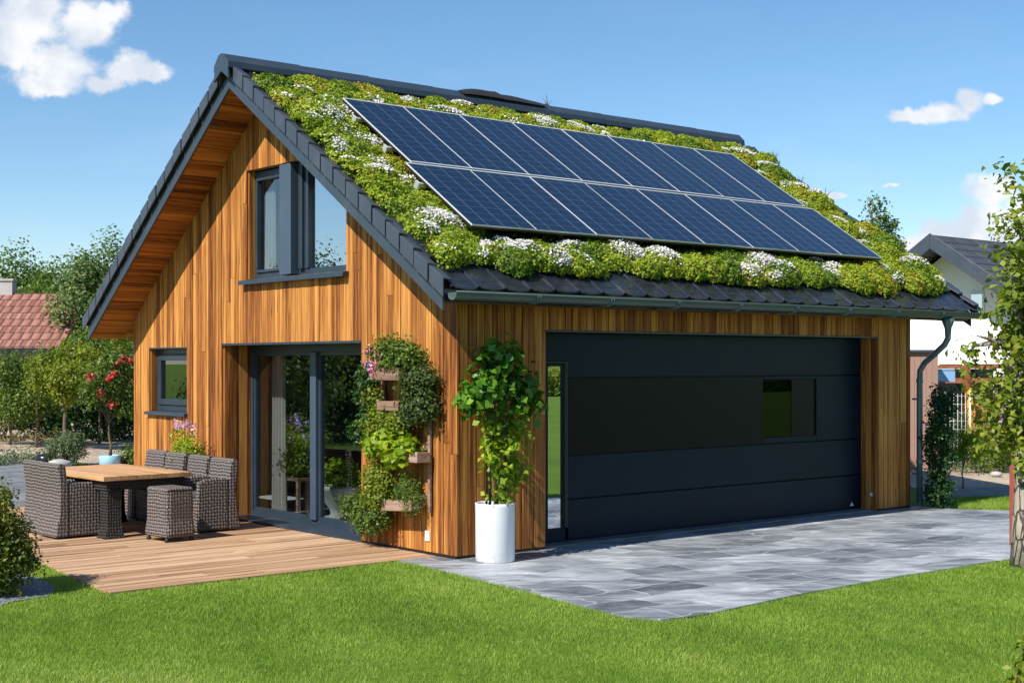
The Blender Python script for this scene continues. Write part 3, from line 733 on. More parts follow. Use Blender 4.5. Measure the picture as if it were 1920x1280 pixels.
# ------------------------------------------------------------------ windows and doors
def frame_rect(mb, u0, u1, v0, v1, z0, z1, w):
    mb.box(u0, u1, v0, v1, z0, z0 + w); mb.box(u0, u1, v0, v1, z1 - w, z1)
    mb.box(u0, u1, v0, v0 + w, z0 + w, z1 - w); mb.box(u0, u1, v1 - w, v1, z0 + w, z1 - w)
# glazed terrace door
D = MB(); D.box(.37, .45, 1.50, 4.485, .0, .075); D.box(.37, .45, 1.50, 4.485, 1.92, 2.0)
D.box(.37, .45, 4.41, 4.485, .075, 1.92); D.box(.37, .45, 1.50, 1.60, .075, 1.92)
DOOR = D.build('terrace_door', 'frame', HOUSE, bevel=.004)
mb = MB(); mb.box(.345, .46, 2.985, 3.105, .076, 1.919); mb.build('mullion', 'frame_light', DOOR, bevel=.004)
mb = MB(); frame_rect(mb, .385, .435, 3.107, 4.408, .077, 1.918, .035); mb.build('sash', 'frame', DOOR)
mb = MB(); frame_rect(mb, .385, .435, 1.602, 2.983, .077, 1.918, .035); mb.build('sash', 'frame', DOOR)
mb = MB(); mb.box(.408, .412, 3.14, 4.375, .11, 1.885); mb.build('pane', 'glass', DOOR)
mb = MB(); mb.box(.408, .412, 1.636, 2.95, .11, 1.885); mb.build('pane', 'glass', DOOR)
mb = MB(); mb.box(.02, .46, 1.576, 4.483, -.004, .022); mb.build('door_sill', 'frame', DOOR)
# small window
mb = MB(); frame_rect(mb, .105, .17, 5.36, 6.398, 1.20, 1.975, .07); W1 = mb.build('small_window', 'frame', HOUSE, bevel=.004)
mb = MB(); frame_rect(mb, .088, .15, 5.432, 6.326, 1.272, 1.903, .075); mb.build('sash', 'frame', W1, bevel=.006)
mb = MB(); mb.box(.118, .122, 5.50, 6.25, 1.34, 1.84); mb.build('pane', 'glass', W1)
mb = MB(); mb.prism([(-.055, 1.150), (-.05, 1.185), (.12, 1.20), (.12, 1.165)], 5.33, 6.43, 'y'); mb.build('sill', 'frame', W1, bevel=.004)
mb = MB(); mb.box(.026, .104, 6.376, 6.399, 1.203, 1.974); mb.build('reveal', 'clad', W1)
mb = MB(); mb.box(.026, .104, 5.359, 5.38, 1.203, 1.974); mb.build('reveal', 'clad', W1)
mb = MB(); mb.box(-.004, .105, 5.36, 6.398, 1.975, 1.99); mb.build('head_trim', 'frame', W1)
# upper window with a broad post between two lights
def wtop(v): return min(3.955, sof(v) - .02)
mb = MB()
mb.box(.10, .17, 1.857, 3.898, 2.74, 2.81); mb.box(.10, .17, 3.83, 3.898, 2.81, 3.95); mb.box(.10, .17, 3.12, 3.83, 3.88, 3.95)
mb.box(.10, .17, 1.857, 1.92, 2.81, sof(1.857) - .03)
p = [(.10, 1.857, wtop(1.857) - .07), (.17, 1.857, wtop(1.857) - .07), (.17, 2.75, wtop(2.75) - .07), (.10, 2.75, wtop(2.75) - .07)]
mb.hexa(p + [(x, y, z + .07) for x, y, z in p])
W2 = mb.build('upper_window', 'frame', HOUSE, bevel=.003)
mb = MB(); mb.box(-.008, .16, 2.92, 3.16, 2.755, 3.952); mb.build('post', 'frame_light', W2, bevel=.004)
mb = MB(); mb.box(.06, .15, 2.80, 2.88, 2.812, 3.95); mb.box(.075, .15, 2.70, 2.74, 2.812, 3.95); mb.box(.09, .15, 2.742, 2.798, 2.812, 3.95); mb.build('sash', 'frame', W2, bevel=.003)
mb = MB(); frame_rect(mb, .08, .15, 3.19, 3.825, 2.814, 3.876, .03); mb.build('sash', 'frame', W2, bevel=.003)
mb = MB(); mb.prism([(1.921, 2.812), (2.70, 2.812), (2.70, wtop(2.70) - .072), (1.921, wtop(1.921) - .072)], .120, .124, 'x'); mb.build('pane', 'glass_coated', W2)
mb = MB(); mb.box(.120, .124, 3.18, 3.829, 2.812, 3.879); mb.build('pane', 'glass', W2)
mb = MB(); mb.prism([(-.075, 2.675), (-.07, 2.725), (.12, 2.742), (.12, 2.70)], 1.80, 3.96, 'y'); mb.build('sill', 'frame', W2, bevel=.004)
mb = MB(); mb.box(.026, .099, 3.875, 3.899, 2.745, 3.962); mb.build('reveal', 'clad', W2)
def curtain(parent, u, v0, v1, z0, z1, waves, mat='curtain'):
    mb = MB(); n = waves * 8
    bot = [(u + .03 * math.sin(i / n * waves * 2 * math.pi) + .006 * math.sin(i * 1.7), v0 + (v1 - v0) * i / n, z0) for i in range(n + 1)]
    top = [(u + .018 * math.sin(i / n * waves * 2 * math.pi), v0 + (v1 - v0) * (i / n * .9 + .05), z1) for i in range(n + 1)]
    mb.add(bot + top, [(i, i + 1, n + 2 + i, n + 1 + i) for i in range(n)], .5, True); return mb
props(curtain(None, .20, 3.16, 3.44, 2.42, 3.92, 3).build('curtain', 'curtain'), 'beige curtain hanging beside the broad post of the upper window', 'curtain')
props(curtain(None, .21, 3.60, 3.82, 2.42, 3.92, 3).build('curtain', 'curtain'), 'grey curtain at the outer left edge of the upper window', 'curtain')
props(curtain(None, .62, 4.08, 4.38, .02, 2.05, 4).build('curtain', 'curtain'), 'grey full-length curtain behind the left pane of the terrace door', 'curtain')

# garage door
GD = MB(); GD.box(1.10, 6.434, .30, .33, .02, 2.10); GDO = GD.build('garage_door', 'black', HOUSE)
u0, u1 = 1.60, 6.43
for (z0, z1) in ((.03, .428), (.440, .868), (.880, 1.645)):
    mb = MB(); mb.box(u0, u1, .25, .299, z0, z1) if z0 < .8 else (mb.box(u0, 4.60, .262, .299, z0, z1), mb.box(5.57, u1, .25, .299, z0, z1), mb.box(4.60, 5.57, .25, .299, z0, .945), mb.box(4.60, 5.57, .25, .299, 1.608, z1))
    mb.build('door_panel', 'door_panel', GDO, bevel=.005)
mb = MB(); mb.prism([(u0, 1.657), (u1, 1.657), (u1, 2.098), (1.102, 2.098), (1.102, 1.818), (u0, 1.818)], .25, .299, 'y'); mb.build('door_panel', 'door_panel', GDO, bevel=.005)
mb = MB(); mb.box(u0 + .004, 4.598, .2505, .2615, 1.283, 1.640); mb.box(u0 + .004, 4.598, .2505, .2615, .885, 1.277); mb.build('smoked_glazing', 'smoked', GDO)
mb = MB(); mb.box(4.602, 5.568, .272, .276, .946, 1.607); mb.build('door_window', 'glass_door', GDO)
mb = MB(); mb.box(5.13, 5.16, .268, .2715, .947, 1.606); mb.box(5.16, 5.566, .268, .2715, .947, 1.606); mb.build('window_screen', 'smoked', GDO)
mb = MB(); mb.box(1.102, 1.56, .25, .299, .022, .155); mb.box(1.545, 1.585, .245, .299, .156, 1.79); mb.box(1.102, 1.330, .25, .299, .156, 1.79); mb.box(1.331, 1.544, .25, .299, 1.765, 1.79); mb.build('glazing_frame', 'door_panel', GDO, bevel=.003)
mb = MB(); mb.box(1.331, 1.544, .275, .279, .156, 1.764); mb.build('glazing_strip', 'glass_mirror', GDO)
mb = MB(); mb.box(1.545, 1.588, .2395, .2445, .156, 1.795); mb.box(1.25, 1.588, .2395, .2445, 1.796, 1.815); mb.build('glazing_trim', 'black', GDO)
mb = MB(); mb.add([(6.21, .2485, .062), (6.30, .2485, .062), (6.285, .2485, .085), (6.27, .2485, .078), (6.255, .2485, .115), (6.235, .2485, .082)], [(0, 1, 2, 3, 4, 5)]); mb.build('door_emblem', 'tag', GDO)
mb = MB(); mb.tube([(6.434, .10, .20), (6.415, .10, .20)], [.03, .024], 12); mb.build('wall_sensor', 'silver', HOUSE)

# ================================================================== SOLAR PANELS
OFF = .185
def rp(u, v, off=0.0):
    """point on the front roof slope raised by off along its normal"""
    nn = Vector((0, -SR, 1)).normalized()
    return Vector((u, v, zt(v))) + nn * off
SLOPE = Vector((0, 1, SR)).normalized()
ANG = math.atan(SR)
def make_panel(w, h, top):
    root = thing('solar_panel', 'dark blue solar panel', 'solar panel', group='solar panels on the roof')
    b = .0035; t = .012
    e = .018; mb = MB(); mb.box(0, w, 0, b if not top else e, -t, .003); mb.box(0, w, h - e, h, -t, .003); mb.box(0, b, e if top else b, h - e, -t, .003); mb.box(w - b, w, e if top else b, h - e, -t, .003); mb.build('frame', 'silver', root)
    mb = MB(); mb.box(b, w - b, e if top else b, h - e, -.011, 0); mb.build('cells', 'cells', root)
    mb = MB(); mb.box(.001, w - .001, .001, h - .001, -.035, -.0125); mb.build('backing', 'black', root)
    return root
ordn = ['first', 'second', 'third', 'fourth', 'fifth', 'sixth', 'seventh', 'eighth']
cosA = math.cos(ANG)
for row, (v0, v1, ua, ub) in enumerate(((.17, 1.225, .23, 6.62), (1.26, 2.50, .32, 6.53))):
    h = (v1 - v0) / cosA; step = (ub - ua) / 8; proto = None
    for i in range(8):
        if proto is None: o = proto = make_panel(step - .003, h, row)
        else: o = copy_tree(proto)
        o.location = rp(ua + i * step, v0, OFF) + Vector((0, 0, random.uniform(-.003, .003)))
        o.rotation_euler = (ANG, 0, 0)
        end = ''
        o['label'] = f"dark blue solar panel, {ordn[i]} from the gable end in {'upper' if row else 'lower'} row{end}"
# mounting rails poke out at the gable side
for v, lab, us_ in ((2.16, 'topmost', .26), (1.60, 'second from the top', .26), (.93, 'third from the top', .17), (.38, 'lowest', .17)):
    mb = MB(); p = rp(us_, v, OFF - .062)
    for du in (0,):
        mb.box(0, 6.25, -.02, .02, -.02, .02)
    mb.box(-.005, .02, -.035, .035, -.045, .03)
    for q in range(6): mb.box(.25 + q * 1.15, .29 + q * 1.15, -.025, .025, -.12, -.021)
    o = mb.build('mounting_rail', 'alu', bevel=.003); o.location = p; o.rotation_euler = (ANG, 0, 0)
    props(o, f'silver mounting rail under the solar panels, {lab} of four', 'mounting rail', 'mounting rails of the solar panels')

# ================================================================== SEDUM ROOF
r = np.random.default_rng(77)
def in_panels(u, v): return (u > .34) & (u < 6.50) & (v > .16) & (v < 2.36)
cs = []
tries = 0
while tries < 9000 and len(cs) < 620:
    tries += 1
    u = r.uniform(-.34, 7.58); v = r.uniform(-.18, 3.06)
    if in_panels(u, v): continue
    rad = r.uniform(.11, .27)
    if any((u - a) ** 2 + (v - b) ** 2 * 1.3 < ((rad + c_) * .56) ** 2 for a, b, c_ in cs): continue
    cs.append((u, v, rad))
NRM = np.array([0, -SR, 1]); NRM = NRM / np.linalg.norm(NRM); EU = np.array([1.0, 0, 0]); EV = np.array([0, 1, SR]) / math.hypot(1, SR)
Ps, Ns, Ts, FP, FN, FT = [], [], [], [], [], []
bed = MB()
for (u, v, rad) in cs:
    hgt = rad * (r.uniform(.6, 1.0) if u < .0 or v < .02 or u > 6.8 else r.uniform(.45, .8))
    if .0 < u < 6.8 and .02 < v < 2.62: hgt = min(hgt, .13)
    elif v < .05: hgt = min(hgt, .17)
    if v > 2.85: hgt = min(hgt, .10)
    c0 = np.array([u, v, zt(v)]) + NRM * .0
    ex, ey = rad * r.uniform(1.0, 1.45), rad * r.uniform(.85, 1.15)
    kind = r.choice([0, 1, 2, 3], p=[.34, .30, .22, .14]); tb = (.66, .48, .26, .82)[kind]
    n = int(2100 * rad * rad / .03 * .55)
    d = r.normal(size=(n, 3)); d[:, 2] = np.abs(d[:, 2]) * 1.05; d /= np.linalg.norm(d, axis=1, keepdims=True)
    rr = 1 + .10 * np.sin(d[:, 0] * 9 + u * 7) * np.sin(d[:, 1] * 11 + v * 5) + r.normal(size=n) * .045
    q = d * rr[:, None]
    P = c0 + q[:, :1] * ex * EU + q[:, 1:2] * ey * EV + q[:, 2:3] * hgt * NRM
    Nn = d[:, :1] / ex * EU + d[:, 1:2] / ey * EV + d[:, 2:3] / hgt * NRM; Nn /= np.linalg.norm(Nn, axis=1, keepdims=True)
    ok = (P[:, 0] > -.43) & (P[:, 0] < 7.72) & (P[:, 1] < 3.20)
    Ps.append(P[ok]); Ns.append((Nn + r.normal(size=P.shape) * .5)[ok]); Ts.append((tb + .10 * np.sin(q[:, 0] * 5 + u * 3) + r.normal(size=n) * .11)[ok])
    # white flower heads on about a third of the mounds
    if r.random() < (.44 if u < .5 or v < .02 else .28):
        fn = int(n * r.uniform(.07, .24)); a0 = r.uniform(-.75, .75, 2)
        dd = np.column_stack([a0[0] + r.normal(size=fn) * .40, a0[1] + r.normal(size=fn) * .32]); m_ = np.hypot(dd[:, 0], dd[:, 1]) < .92; dd = dd[m_]
        zz = np.sqrt(np.clip(1 - (dd ** 2).sum(1), 0, 1)); ff = r.uniform(1.0, 1.12, len(dd))
        P = c0 + (dd[:, :1] * ex * EU + dd[:, 1:2] * ey * EV) * ff[:, None] + (zz * hgt * ff + .012)[:, None] * NRM
        ok = (P[:, 0] > -.43) & (P[:, 0] < 7.72) & (P[:, 1] < 3.20)
        FP.append(P[ok]); FN.append((NRM + r.normal(size=P.shape) * .45)[ok]); FT.append(r.uniform(0, 1, ok.sum()))
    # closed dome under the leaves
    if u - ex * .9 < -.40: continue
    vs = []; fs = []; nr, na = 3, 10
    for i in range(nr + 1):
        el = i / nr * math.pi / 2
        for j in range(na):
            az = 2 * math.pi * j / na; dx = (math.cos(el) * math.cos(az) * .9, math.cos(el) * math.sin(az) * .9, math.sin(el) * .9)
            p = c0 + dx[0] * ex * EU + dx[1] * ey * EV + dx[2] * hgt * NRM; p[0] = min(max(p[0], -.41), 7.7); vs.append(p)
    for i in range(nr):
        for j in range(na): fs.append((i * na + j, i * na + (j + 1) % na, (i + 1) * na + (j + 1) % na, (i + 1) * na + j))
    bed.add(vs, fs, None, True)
# thin cover between the mounds, darkened to paint in crevice shade
n = 52000; u = r.uniform(-.41, 7.66, n); v = r.uniform(-.21, 3.12, n); k_ = ~((u > .6) & (u < 6.2) & (v > .5) & (v < 2.1)); u, v = u[k_], v[k_]
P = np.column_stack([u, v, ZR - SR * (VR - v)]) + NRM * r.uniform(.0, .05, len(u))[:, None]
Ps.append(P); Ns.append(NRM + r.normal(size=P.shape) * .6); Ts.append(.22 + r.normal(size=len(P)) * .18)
Ps, Ns, Ts = np.concatenate(Ps), np.concatenate(Ns), np.concatenate(Ts)
V, Fq = leaf_quads(Ps, Ns, .026, .75, 5, .3)
props(raw_mesh('sedum', V, Fq, 'sedum', Ts), 'yellow-green mounded sedum growing over the front roof slope', None, None, 'stuff')
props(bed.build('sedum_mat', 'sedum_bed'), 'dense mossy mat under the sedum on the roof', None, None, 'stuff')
V, Fq = leaf_quads(np.concatenate(FP), np.concatenate(FN), .023, .95, 6, .2)
props(raw_mesh('sedum_flowers', V, Fq, 'petal_white', np.concatenate(FT)), 'white sedum blossom in patches on the green roof', None, None, 'stuff')
# wispy tuft and twigs at the far verge
def tuft(name, label, base, n, h, spread, mat, seed, cat='grass tuft'):
    r_ = random.Random(seed); mb = MB()
    for i in range(n):
        a = r_.uniform(0, 6.28); l = r_.uniform(.5, 1) * h; s_ = r_.uniform(.1, 1) * spread
        mb.tube([(0, 0, 0), (s_ * .35 * math.cos(a), s_ * .35 * math.sin(a), l * .55), (s_ * math.cos(a), s_ * math.sin(a), l)], [.005, .0035, .001], 4)
    o = mb.build(name, mat, loc=base); return props(o, label, cat)
tuft('grass_tuft', 'dark spiky grass tuft near the far end of the ridge', rp(7.62, 2.62, .05), 22, .24, .12, 'stem', 4)
tuft('dry_twigs', 'bare dry twigs standing on the moss at the far roof edge', rp(7.66, 1.75, .05), 6, .20, .16, 'twig', 5, 'twigs')
tuft('dry_twigs', 'smaller bare twigs on the moss just below the grass tuft', rp(7.64, 2.15, .05), 5, .14, .10, 'twig', 6, 'twigs')
tuft('dry_stalks', 'thin dry grass stalks sticking up beyond the ridge', Vector((4.15, VR + .05, ZR + .04)), 6, .20, .14, 'twig', 8, 'twigs')
mb = MB(); mb.tube([(7.70, 3.2, ZR - .16), (7.84, 3.12, ZR - .14), (7.86, 3.05, ZR - .22), (7.86, 2.6, ZR - .52)], .009, 6); mb.tube([(7.72, 3.05, ZR - .22), (7.85, 2.98, ZR - .25)], .02, 6)
props(mb.build('lightning_rod', 'black'), 'thin black conductor wire bent over the far end of the ridge', 'wire')

# ================================================================== TERRACE FURNITURE
def make_chair():
    root = thing('wicker_chair', 'grey wicker chair', 'chair')
    w = .235
    mb = MB(); mb.prism([(-.31, .02), (-.265, .25), (-.25, .45), (-.285, .745), (-.27, .765), (-.225, .765), (-.20, .74), (-.165, .45), (-.165, .02)], -w, w, 'y'); mb.build('backrest', 'wicker', root, bevel=.028)
    for s_ in (-1, 1):
        y0, y1 = (s_ * w, s_ * (w - .06)); mb = MB()
        mb.prism([(-.166, .02), (-.166, .57), (.10, .565), (.19, .54), (.205, .40), (.215, .02)], min(y0, y1), max(y0, y1), 'y'); mb.build('side_panel', 'wicker', root, bevel=.022)
    mb = MB(); mb.box(-.164, .20, -w + .061, w - .061, .02, .36); mb.build('seat_base', 'wicker', root, bevel=.006)
    mb = MB(); mb.box(-.16, .19, -w + .064, w - .064, .362, .43); mb.build('cushion', 'cushion', root, bevel=.02)
    for sx_ in (-.25, .17):
        for sy in (-.19, .19):
            mb = MB(); mb.lathe([(.016, 0), (.018, .02), (.012, .03)], 10, (sx_, sy)); mb.build('foot', 'black', root)
    return root
ch0 = make_chair(); CG = 'wicker chairs round the terrace table'
spots = [(-1.98, 3.95, 2, 'grey wicker tub chair with its back turned, nearer of two on the garden side'),
         (-1.97, 4.44, 1, 'grey wicker tub chair with its back turned, farther of two on the garden side'),
         (-.74, 3.48, 181, 'grey wicker chair seen full length at the house side, closest to the glazed door'),
         (-.72, 4.06, 179, 'grey wicker chair at the house side of the table, second from the glazed door'),
         (-.70, 4.66, 180, 'grey wicker chair at the house side of the table, third from the glazed door'),
         (-.68, 5.20, 182, 'grey wicker chair at the far end of the row, beside the low green plant')]
for i, (x, y, a, lab) in enumerate(spots):
    o = ch0 if i == 0 else copy_tree(ch0)
    o.location = (x, y, .006); o.rotation_euler = (0, 0, R(a)); props(o, lab, 'chair', CG)
T = thing('dining_table', 'wicker terrace table with pale wooden plank top and dark woven legs', 'table', (-1.44, 4.22, .006), R(2.5))
mb = MB(); hw, hl = .50, .80
for i in range(7):
    a = -hw + i * (2 * hw / 7); mb.box(a + .001, a + 2 * hw / 7 - .001, -hl, hl, .59, .638)
mb.build('table_top', 'tabletop', T, bevel=.004)
mb = MB(); mb.box(-hw + .05, hw - .05, -hl + .05, -hl + .09, .49, .589); mb.box(-hw + .05, hw - .05, hl - .09, hl - .05, .49, .589); mb.box(-hw + .05, -hw + .09, -hl + .091, hl - .091, .49, .589); mb.box(hw - .09, hw - .05, -hl + .091, hl - .091, .49, .589)
mb.build('apron', 'wicker_dark', T, bevel=.004)
for sx_ in (-1, 1):
    for sy in (-1, 1):
        cx, cy = sx_ * (hw - .14), sy * (hl - .12); a, b = .085, .105
        mb = MB(); lv = [(a, .49), (a * .93, .30), (a, .12), (b, .0)]
        vs = [(cx + dx * w_, cy + dy * w_, z) for w_, z in lv for dx, dy in ((-1, -1), (1, -1), (1, 1), (-1, 1))]
        fs = [(i * 4 + j, i * 4 + (j + 1) % 4, (i + 1) * 4 + (j + 1) % 4, (i + 1) * 4 + j) for i in range(3) for j in range(4)] + [(0, 1, 2, 3), (15, 14, 13, 12)]
        mb.add(vs, [f[::-1] for f in fs]); mb.build('leg', 'wicker_dark', T, bevel=.008)
S = thing('wicker_stool', 'boxy grey wicker stool standing free in front of the table', 'stool', (-1.38, 2.98, .006), R(6))
mb = MB(); lv = [(.18, .225, .04), (.16, .205, .22), (.16, .205, .40), (.155, .20, .50)]
vs = [(dx * a, dy * b, z) for a, b, z in lv for dx, dy in ((-1, -1), (1, -1), (1, 1), (-1, 1))]
fs = [(i * 4 + j, i * 4 + (j + 1) % 4, (i + 1) * 4 + (j + 1) % 4, (i + 1) * 4 + j) for i in range(3) for j in range(4)] + [(3, 2, 1, 0)]
mb.add(vs, fs); mb.build('body', 'wicker', S, bevel=.045)
mb = MB(); mb.prism([(-.16, .501), (-.14, .54), (.14, .54), (.16, .501)], -.195, .195, 'y'); mb.build('seat', 'wicker', S, bevel=.015)
for sx_ in (-.14, .14):
    for sy in (-.17, .17):
        mb = MB(); mb.lathe([(.022, 0), (.026, .02), (.014, .042)], 10, (sx_, sy)); mb.build('foot', 'black', S)

# ================================================================== PLANTS BY THE HOUSE
def pot_lathe(name, label, prof, loc, mat, soil_r=None, soil_z=None, cat='plant pot'):
    root = thing(name, label, cat, loc)
    mb = MB(); mb.lathe(prof, 36); mb.build('body', mat, root)
    if soil_r: mb = MB(); mb.lathe([(soil_r, soil_z - .02), (soil_r, soil_z), (.001, soil_z + .012)], 24); mb.build('soil', 'soil', root)
    return root
POT = Vector((.205, -.30, .005))
pot_lathe('tall_pot', 'tall white cylindrical pot at the house corner', [(.172, 0), (.179, .012), (.181, .50), (.183, .525), (.175, .530), (.168, .522), (.166, .46)], POT, 'whitepot', .167, .48)
CP = thing('climbing_plant', 'broad-leaved green climber on canes growing out of the tall white pot', 'plant', POT + Vector((0, 0, .49)))
mb = MB()
for (x, y) in ((-.11, -.07), (-.04, .08), (.05, -.09), (.11, .05), (-.08, .02)):
    mb.tube([(x, y, -.15), (x * 1.0, y, .75), (x * .95, y * .9, 1.32)], .008, 6)
mb.build('cane', 'black', CP)
mb = MB(); rr_ = random.Random(3)
for i in range(11):
    a = rr_.uniform(0, 6.28); q = rr_.uniform(.03, .13); pts = [(q * math.cos(a), q * math.sin(a), -.02)]
    for j in range(1, 7): pts.append((pts[-1][0] + rr_.uniform(-.03, .045), pts[-1][1] + rr_.uniform(-.03, .03), j * rr_.uniform(.15, .23)))
    mb.tube(pts, [.007, .006, .006, .005, .005, .004, .003], 5)
mb.build('stem', 'stem', CP)
B1 = [(-.03, -.02, 1.18, .27, .20, .22), (.20, .0, 1.08, .24, .18, .22), (-.20, -.05, 1.00, .15, .16, .16), (.05, -.05, 1.36, .20, .16, .12), (.36, .02, .92, .13, .12, .17)]
foliage('leaves', B1, 150, 8, .09, .085, 'leaf_climber', CP, 31, .85, .3, curl=.35)  # upper leaves darker: eave shade put into their colour
B2 = [(.12, -.03, .55, .19, .15, .26), (.22, 0, .72, .16, .13, .18), (-.05, -.08, .42, .10, .08, .25), (.03, -.06, .16, .12, .12, .15)]
foliage('leaves', B2 + [(.2, 0, .35, .14, .12, .22), (-.02, -.03, .75, .14, .12, .14)], 125, 8, .08, .062, 'leaf_lime', CP, 32, .8, .3, curl=.35)  # lower leaves lime: sunlight put into their colour
# wall planters on the gable
UPR = [(1.05, 'second'), ]
RK = thing('planter_rack', 'upright wooden rack on the gable that carries the planter boxes', 'plant rack', (-.03, .74, .0))
for y in (-.36, .40):
    mb = MB(); mb.box(-.012, .012, y - .018, y + .018, .40, 1.70); mb.build('upright', 'weathered', RK, bevel=.003)
for z in (.52, .98): mb = MB(); mb.box(.016, .028, -.34, .38, z, z + .04); mb.build('crossbar', 'weathered', RK)
boxes = [(.63, 1.12, 1.635, .115, 'topmost rough wooden wall planter with the pink flowers'), (.64, 1.0, 1.345, .09, 'second wooden wall planter from the top, half hidden by yellow leaves'),
         (.34, 1.03, .875, .10, 'wide wooden wall planter holding the lime green plant'), (.44, .92, .405, .10, 'lowest rough wooden wall planter, weathered and tilted')]
for (v0, v1, z, h, lab) in boxes:
    b = thing('wall_planter', lab, 'planter box', (-.05, (v0 + v1) / 2, z), 0, 'planter boxes on the gable wall'); hw_ = (v1 - v0) / 2
    mb = MB(); mb.box(-.155, -.135, -hw_, hw_, 0, h); mb.build('front_board', 'weathered', b, bevel=.004)
    mb = MB(); mb.box(-.134, 0, -hw_, -hw_ + .018, 0, h - .004); mb.build('end_board', 'weathered', b, bevel=.003)
    mb = MB(); mb.box(-.134, 0, hw_ - .018, hw_, 0, h - .004); mb.build('end_board', 'weathered', b, bevel=.003)
    mb = MB(); mb.box(-.134, 0, -hw_ + .019, hw_ - .019, 0, .015); mb.build('bottom_board', 'weathered', b)
    mb = MB(); mb.box(-.133, -.002, -hw_ + .02, hw_ - .02, .016, h - .02); mb.build('soil', 'soil', b)
    if z < .5: b.rotation_euler = (R(-4), 0, 0)
def wallplant(name, label, blobs, K, per, rc, leaf, mat, seed, aspect=.7, stems=True):
    c = Vector((0, 0, 0))
    b0 = blobs[0]; root = thing(name, label, 'plant', (-.10, b0[1], b0[2] - b0[5]))
    o = root.location
    bl = [(b[0] - o[0], b[1] - o[1], b[2] - o[2], b[3], b[4], b[5]) for b in blobs]
    foliage('leaves', bl, K, per, rc, leaf, mat, root, seed, aspect, .35, curl=.3, drop=lambda P: P[:, 0] + o[0] > -.01)
    if stems:
        mb = MB(); rr = random.Random(seed)
        for b in bl:
            for q in range(4): mb.tube([(0, rr.uniform(-.08, .08), 0), (b[0] * .5, b[1] * .5 + rr.uniform(-.05, .05), b[2] * .6 + .02), (b[0] + rr.uniform(-.5, .5) * b[3], b[1] + rr.uniform(-.5, .5) * b[4], b[2])], [.005, .004, .002], 4)
        mb.build('stem', 'stem', root)
    return root
p1 = wallplant('flowering_plant', 'bushy plant with pink and lilac blossom in the topmost wall planter', [(-.14, .90, 1.88, .11, .26, .15), (-.13, .66, 1.86, .10, .24, .13)], 130, 26, .07, .037, 'leaf_mid', 41)
o = p1.location
fl = [(-.24 - o.x, v - o.y, z - o.z) for v, z in ((1.06, 1.93), (1.10, 1.82), (1.02, 1.74), (.93, 1.80), (.92, 1.87), (1.04, 1.78))]
flowers('pink_blossom', [fl[0], fl[2], fl[3], fl[4]], 24, .022, .03, 'petal_pink', p1, 3); flowers('lilac_blossom', [fl[1], fl[5]], 30, .03, .026, 'petal_lilac', p1, 4)
wallplant('ivy', 'dark green ivy trailing down the door side from the topmost planter', [(-.12, 1.27, 1.50, .10, .13, .17), (-.12, 1.20, 1.25, .11, .15, .15), (-.12, 1.38, 1.13, .10, .14, .10), (-.12, 1.30, 1.70, .08, .10, .10)], 150, 28, .06, .034, 'leaf_dark', 42)
wallplant('ivy', 'dark bushy ivy hanging on the corner side of the wall planters', [(-.13, .45, 1.52, .12, .18, .24), (-.13, .36, 1.66, .10, .16, .12), (-.13, .50, 1.36, .10, .14, .14), (-.12, .28, 1.42, .09, .10, .14)], 130, 30, .065, .036, 'leaf_rose', 43)
wallplant('yellow_herb', 'yellow-leaved herb spilling over the second wall planter', [(-.17, .95, 1.22, .10, .28, .15), (-.15, 1.15, 1.45, .07, .10, .10), (-.16, 1.1, 1.08, .08, .12, .10), (-.16, .72, 1.22, .08, .14, .10)], 190, 26, .06, .034, 'leaf_yellow', 44)
wallplant('lime_plant', 'bright lime green heart-leaved plant covering the wide wall planter', [(-.20, .78, 1.03, .11, .34, .10), (-.21, .62, .96, .09, .20, .10), (-.18, 1.0, 1.0, .09, .12, .10)], 120, 12, .07, .065, 'leaf_lime', 45, .95)
wallplant('trailing_herb', 'tall straggly yellow-green herb left of the lowest wall planter', [(-.16, 1.06, .70, .10, .20, .17), (-.16, .98, .56, .10, .18, .16), (-.15, 1.15, .52, .09, .14, .12)], 200, 26, .06, .030, 'leaf_yellow', 46)
wallplant('rosemary_bush', 'dark needle-leaved bush growing in the lowest wall planter', [(-.14, .60, .62, .09, .18, .19), (-.14, .50, .50, .08, .12, .12)], 130, 30, .045, .026, 'leaf_mid', 47, .3)
wallplant('trailing_ivy', 'round green trailing bush hanging below the lowest wall planter at the door edge', [(-.17, 1.22, .30, .13, .20, .17), (-.17, 1.45, .38, .12, .17, .13), (-.17, 1.02, .30, .10, .13, .12)], 150, 32, .055, .028, 'leaf_mid', 48)
mb = MB(); mb.box(-.012, 0, -.035, .035, 0, .095); props(mb.build('wall_tag', 'tag', loc=(-.001, .445, .13), bevel=.003), 'small white plastic box fixed low on the gable below the planters', 'wall box')

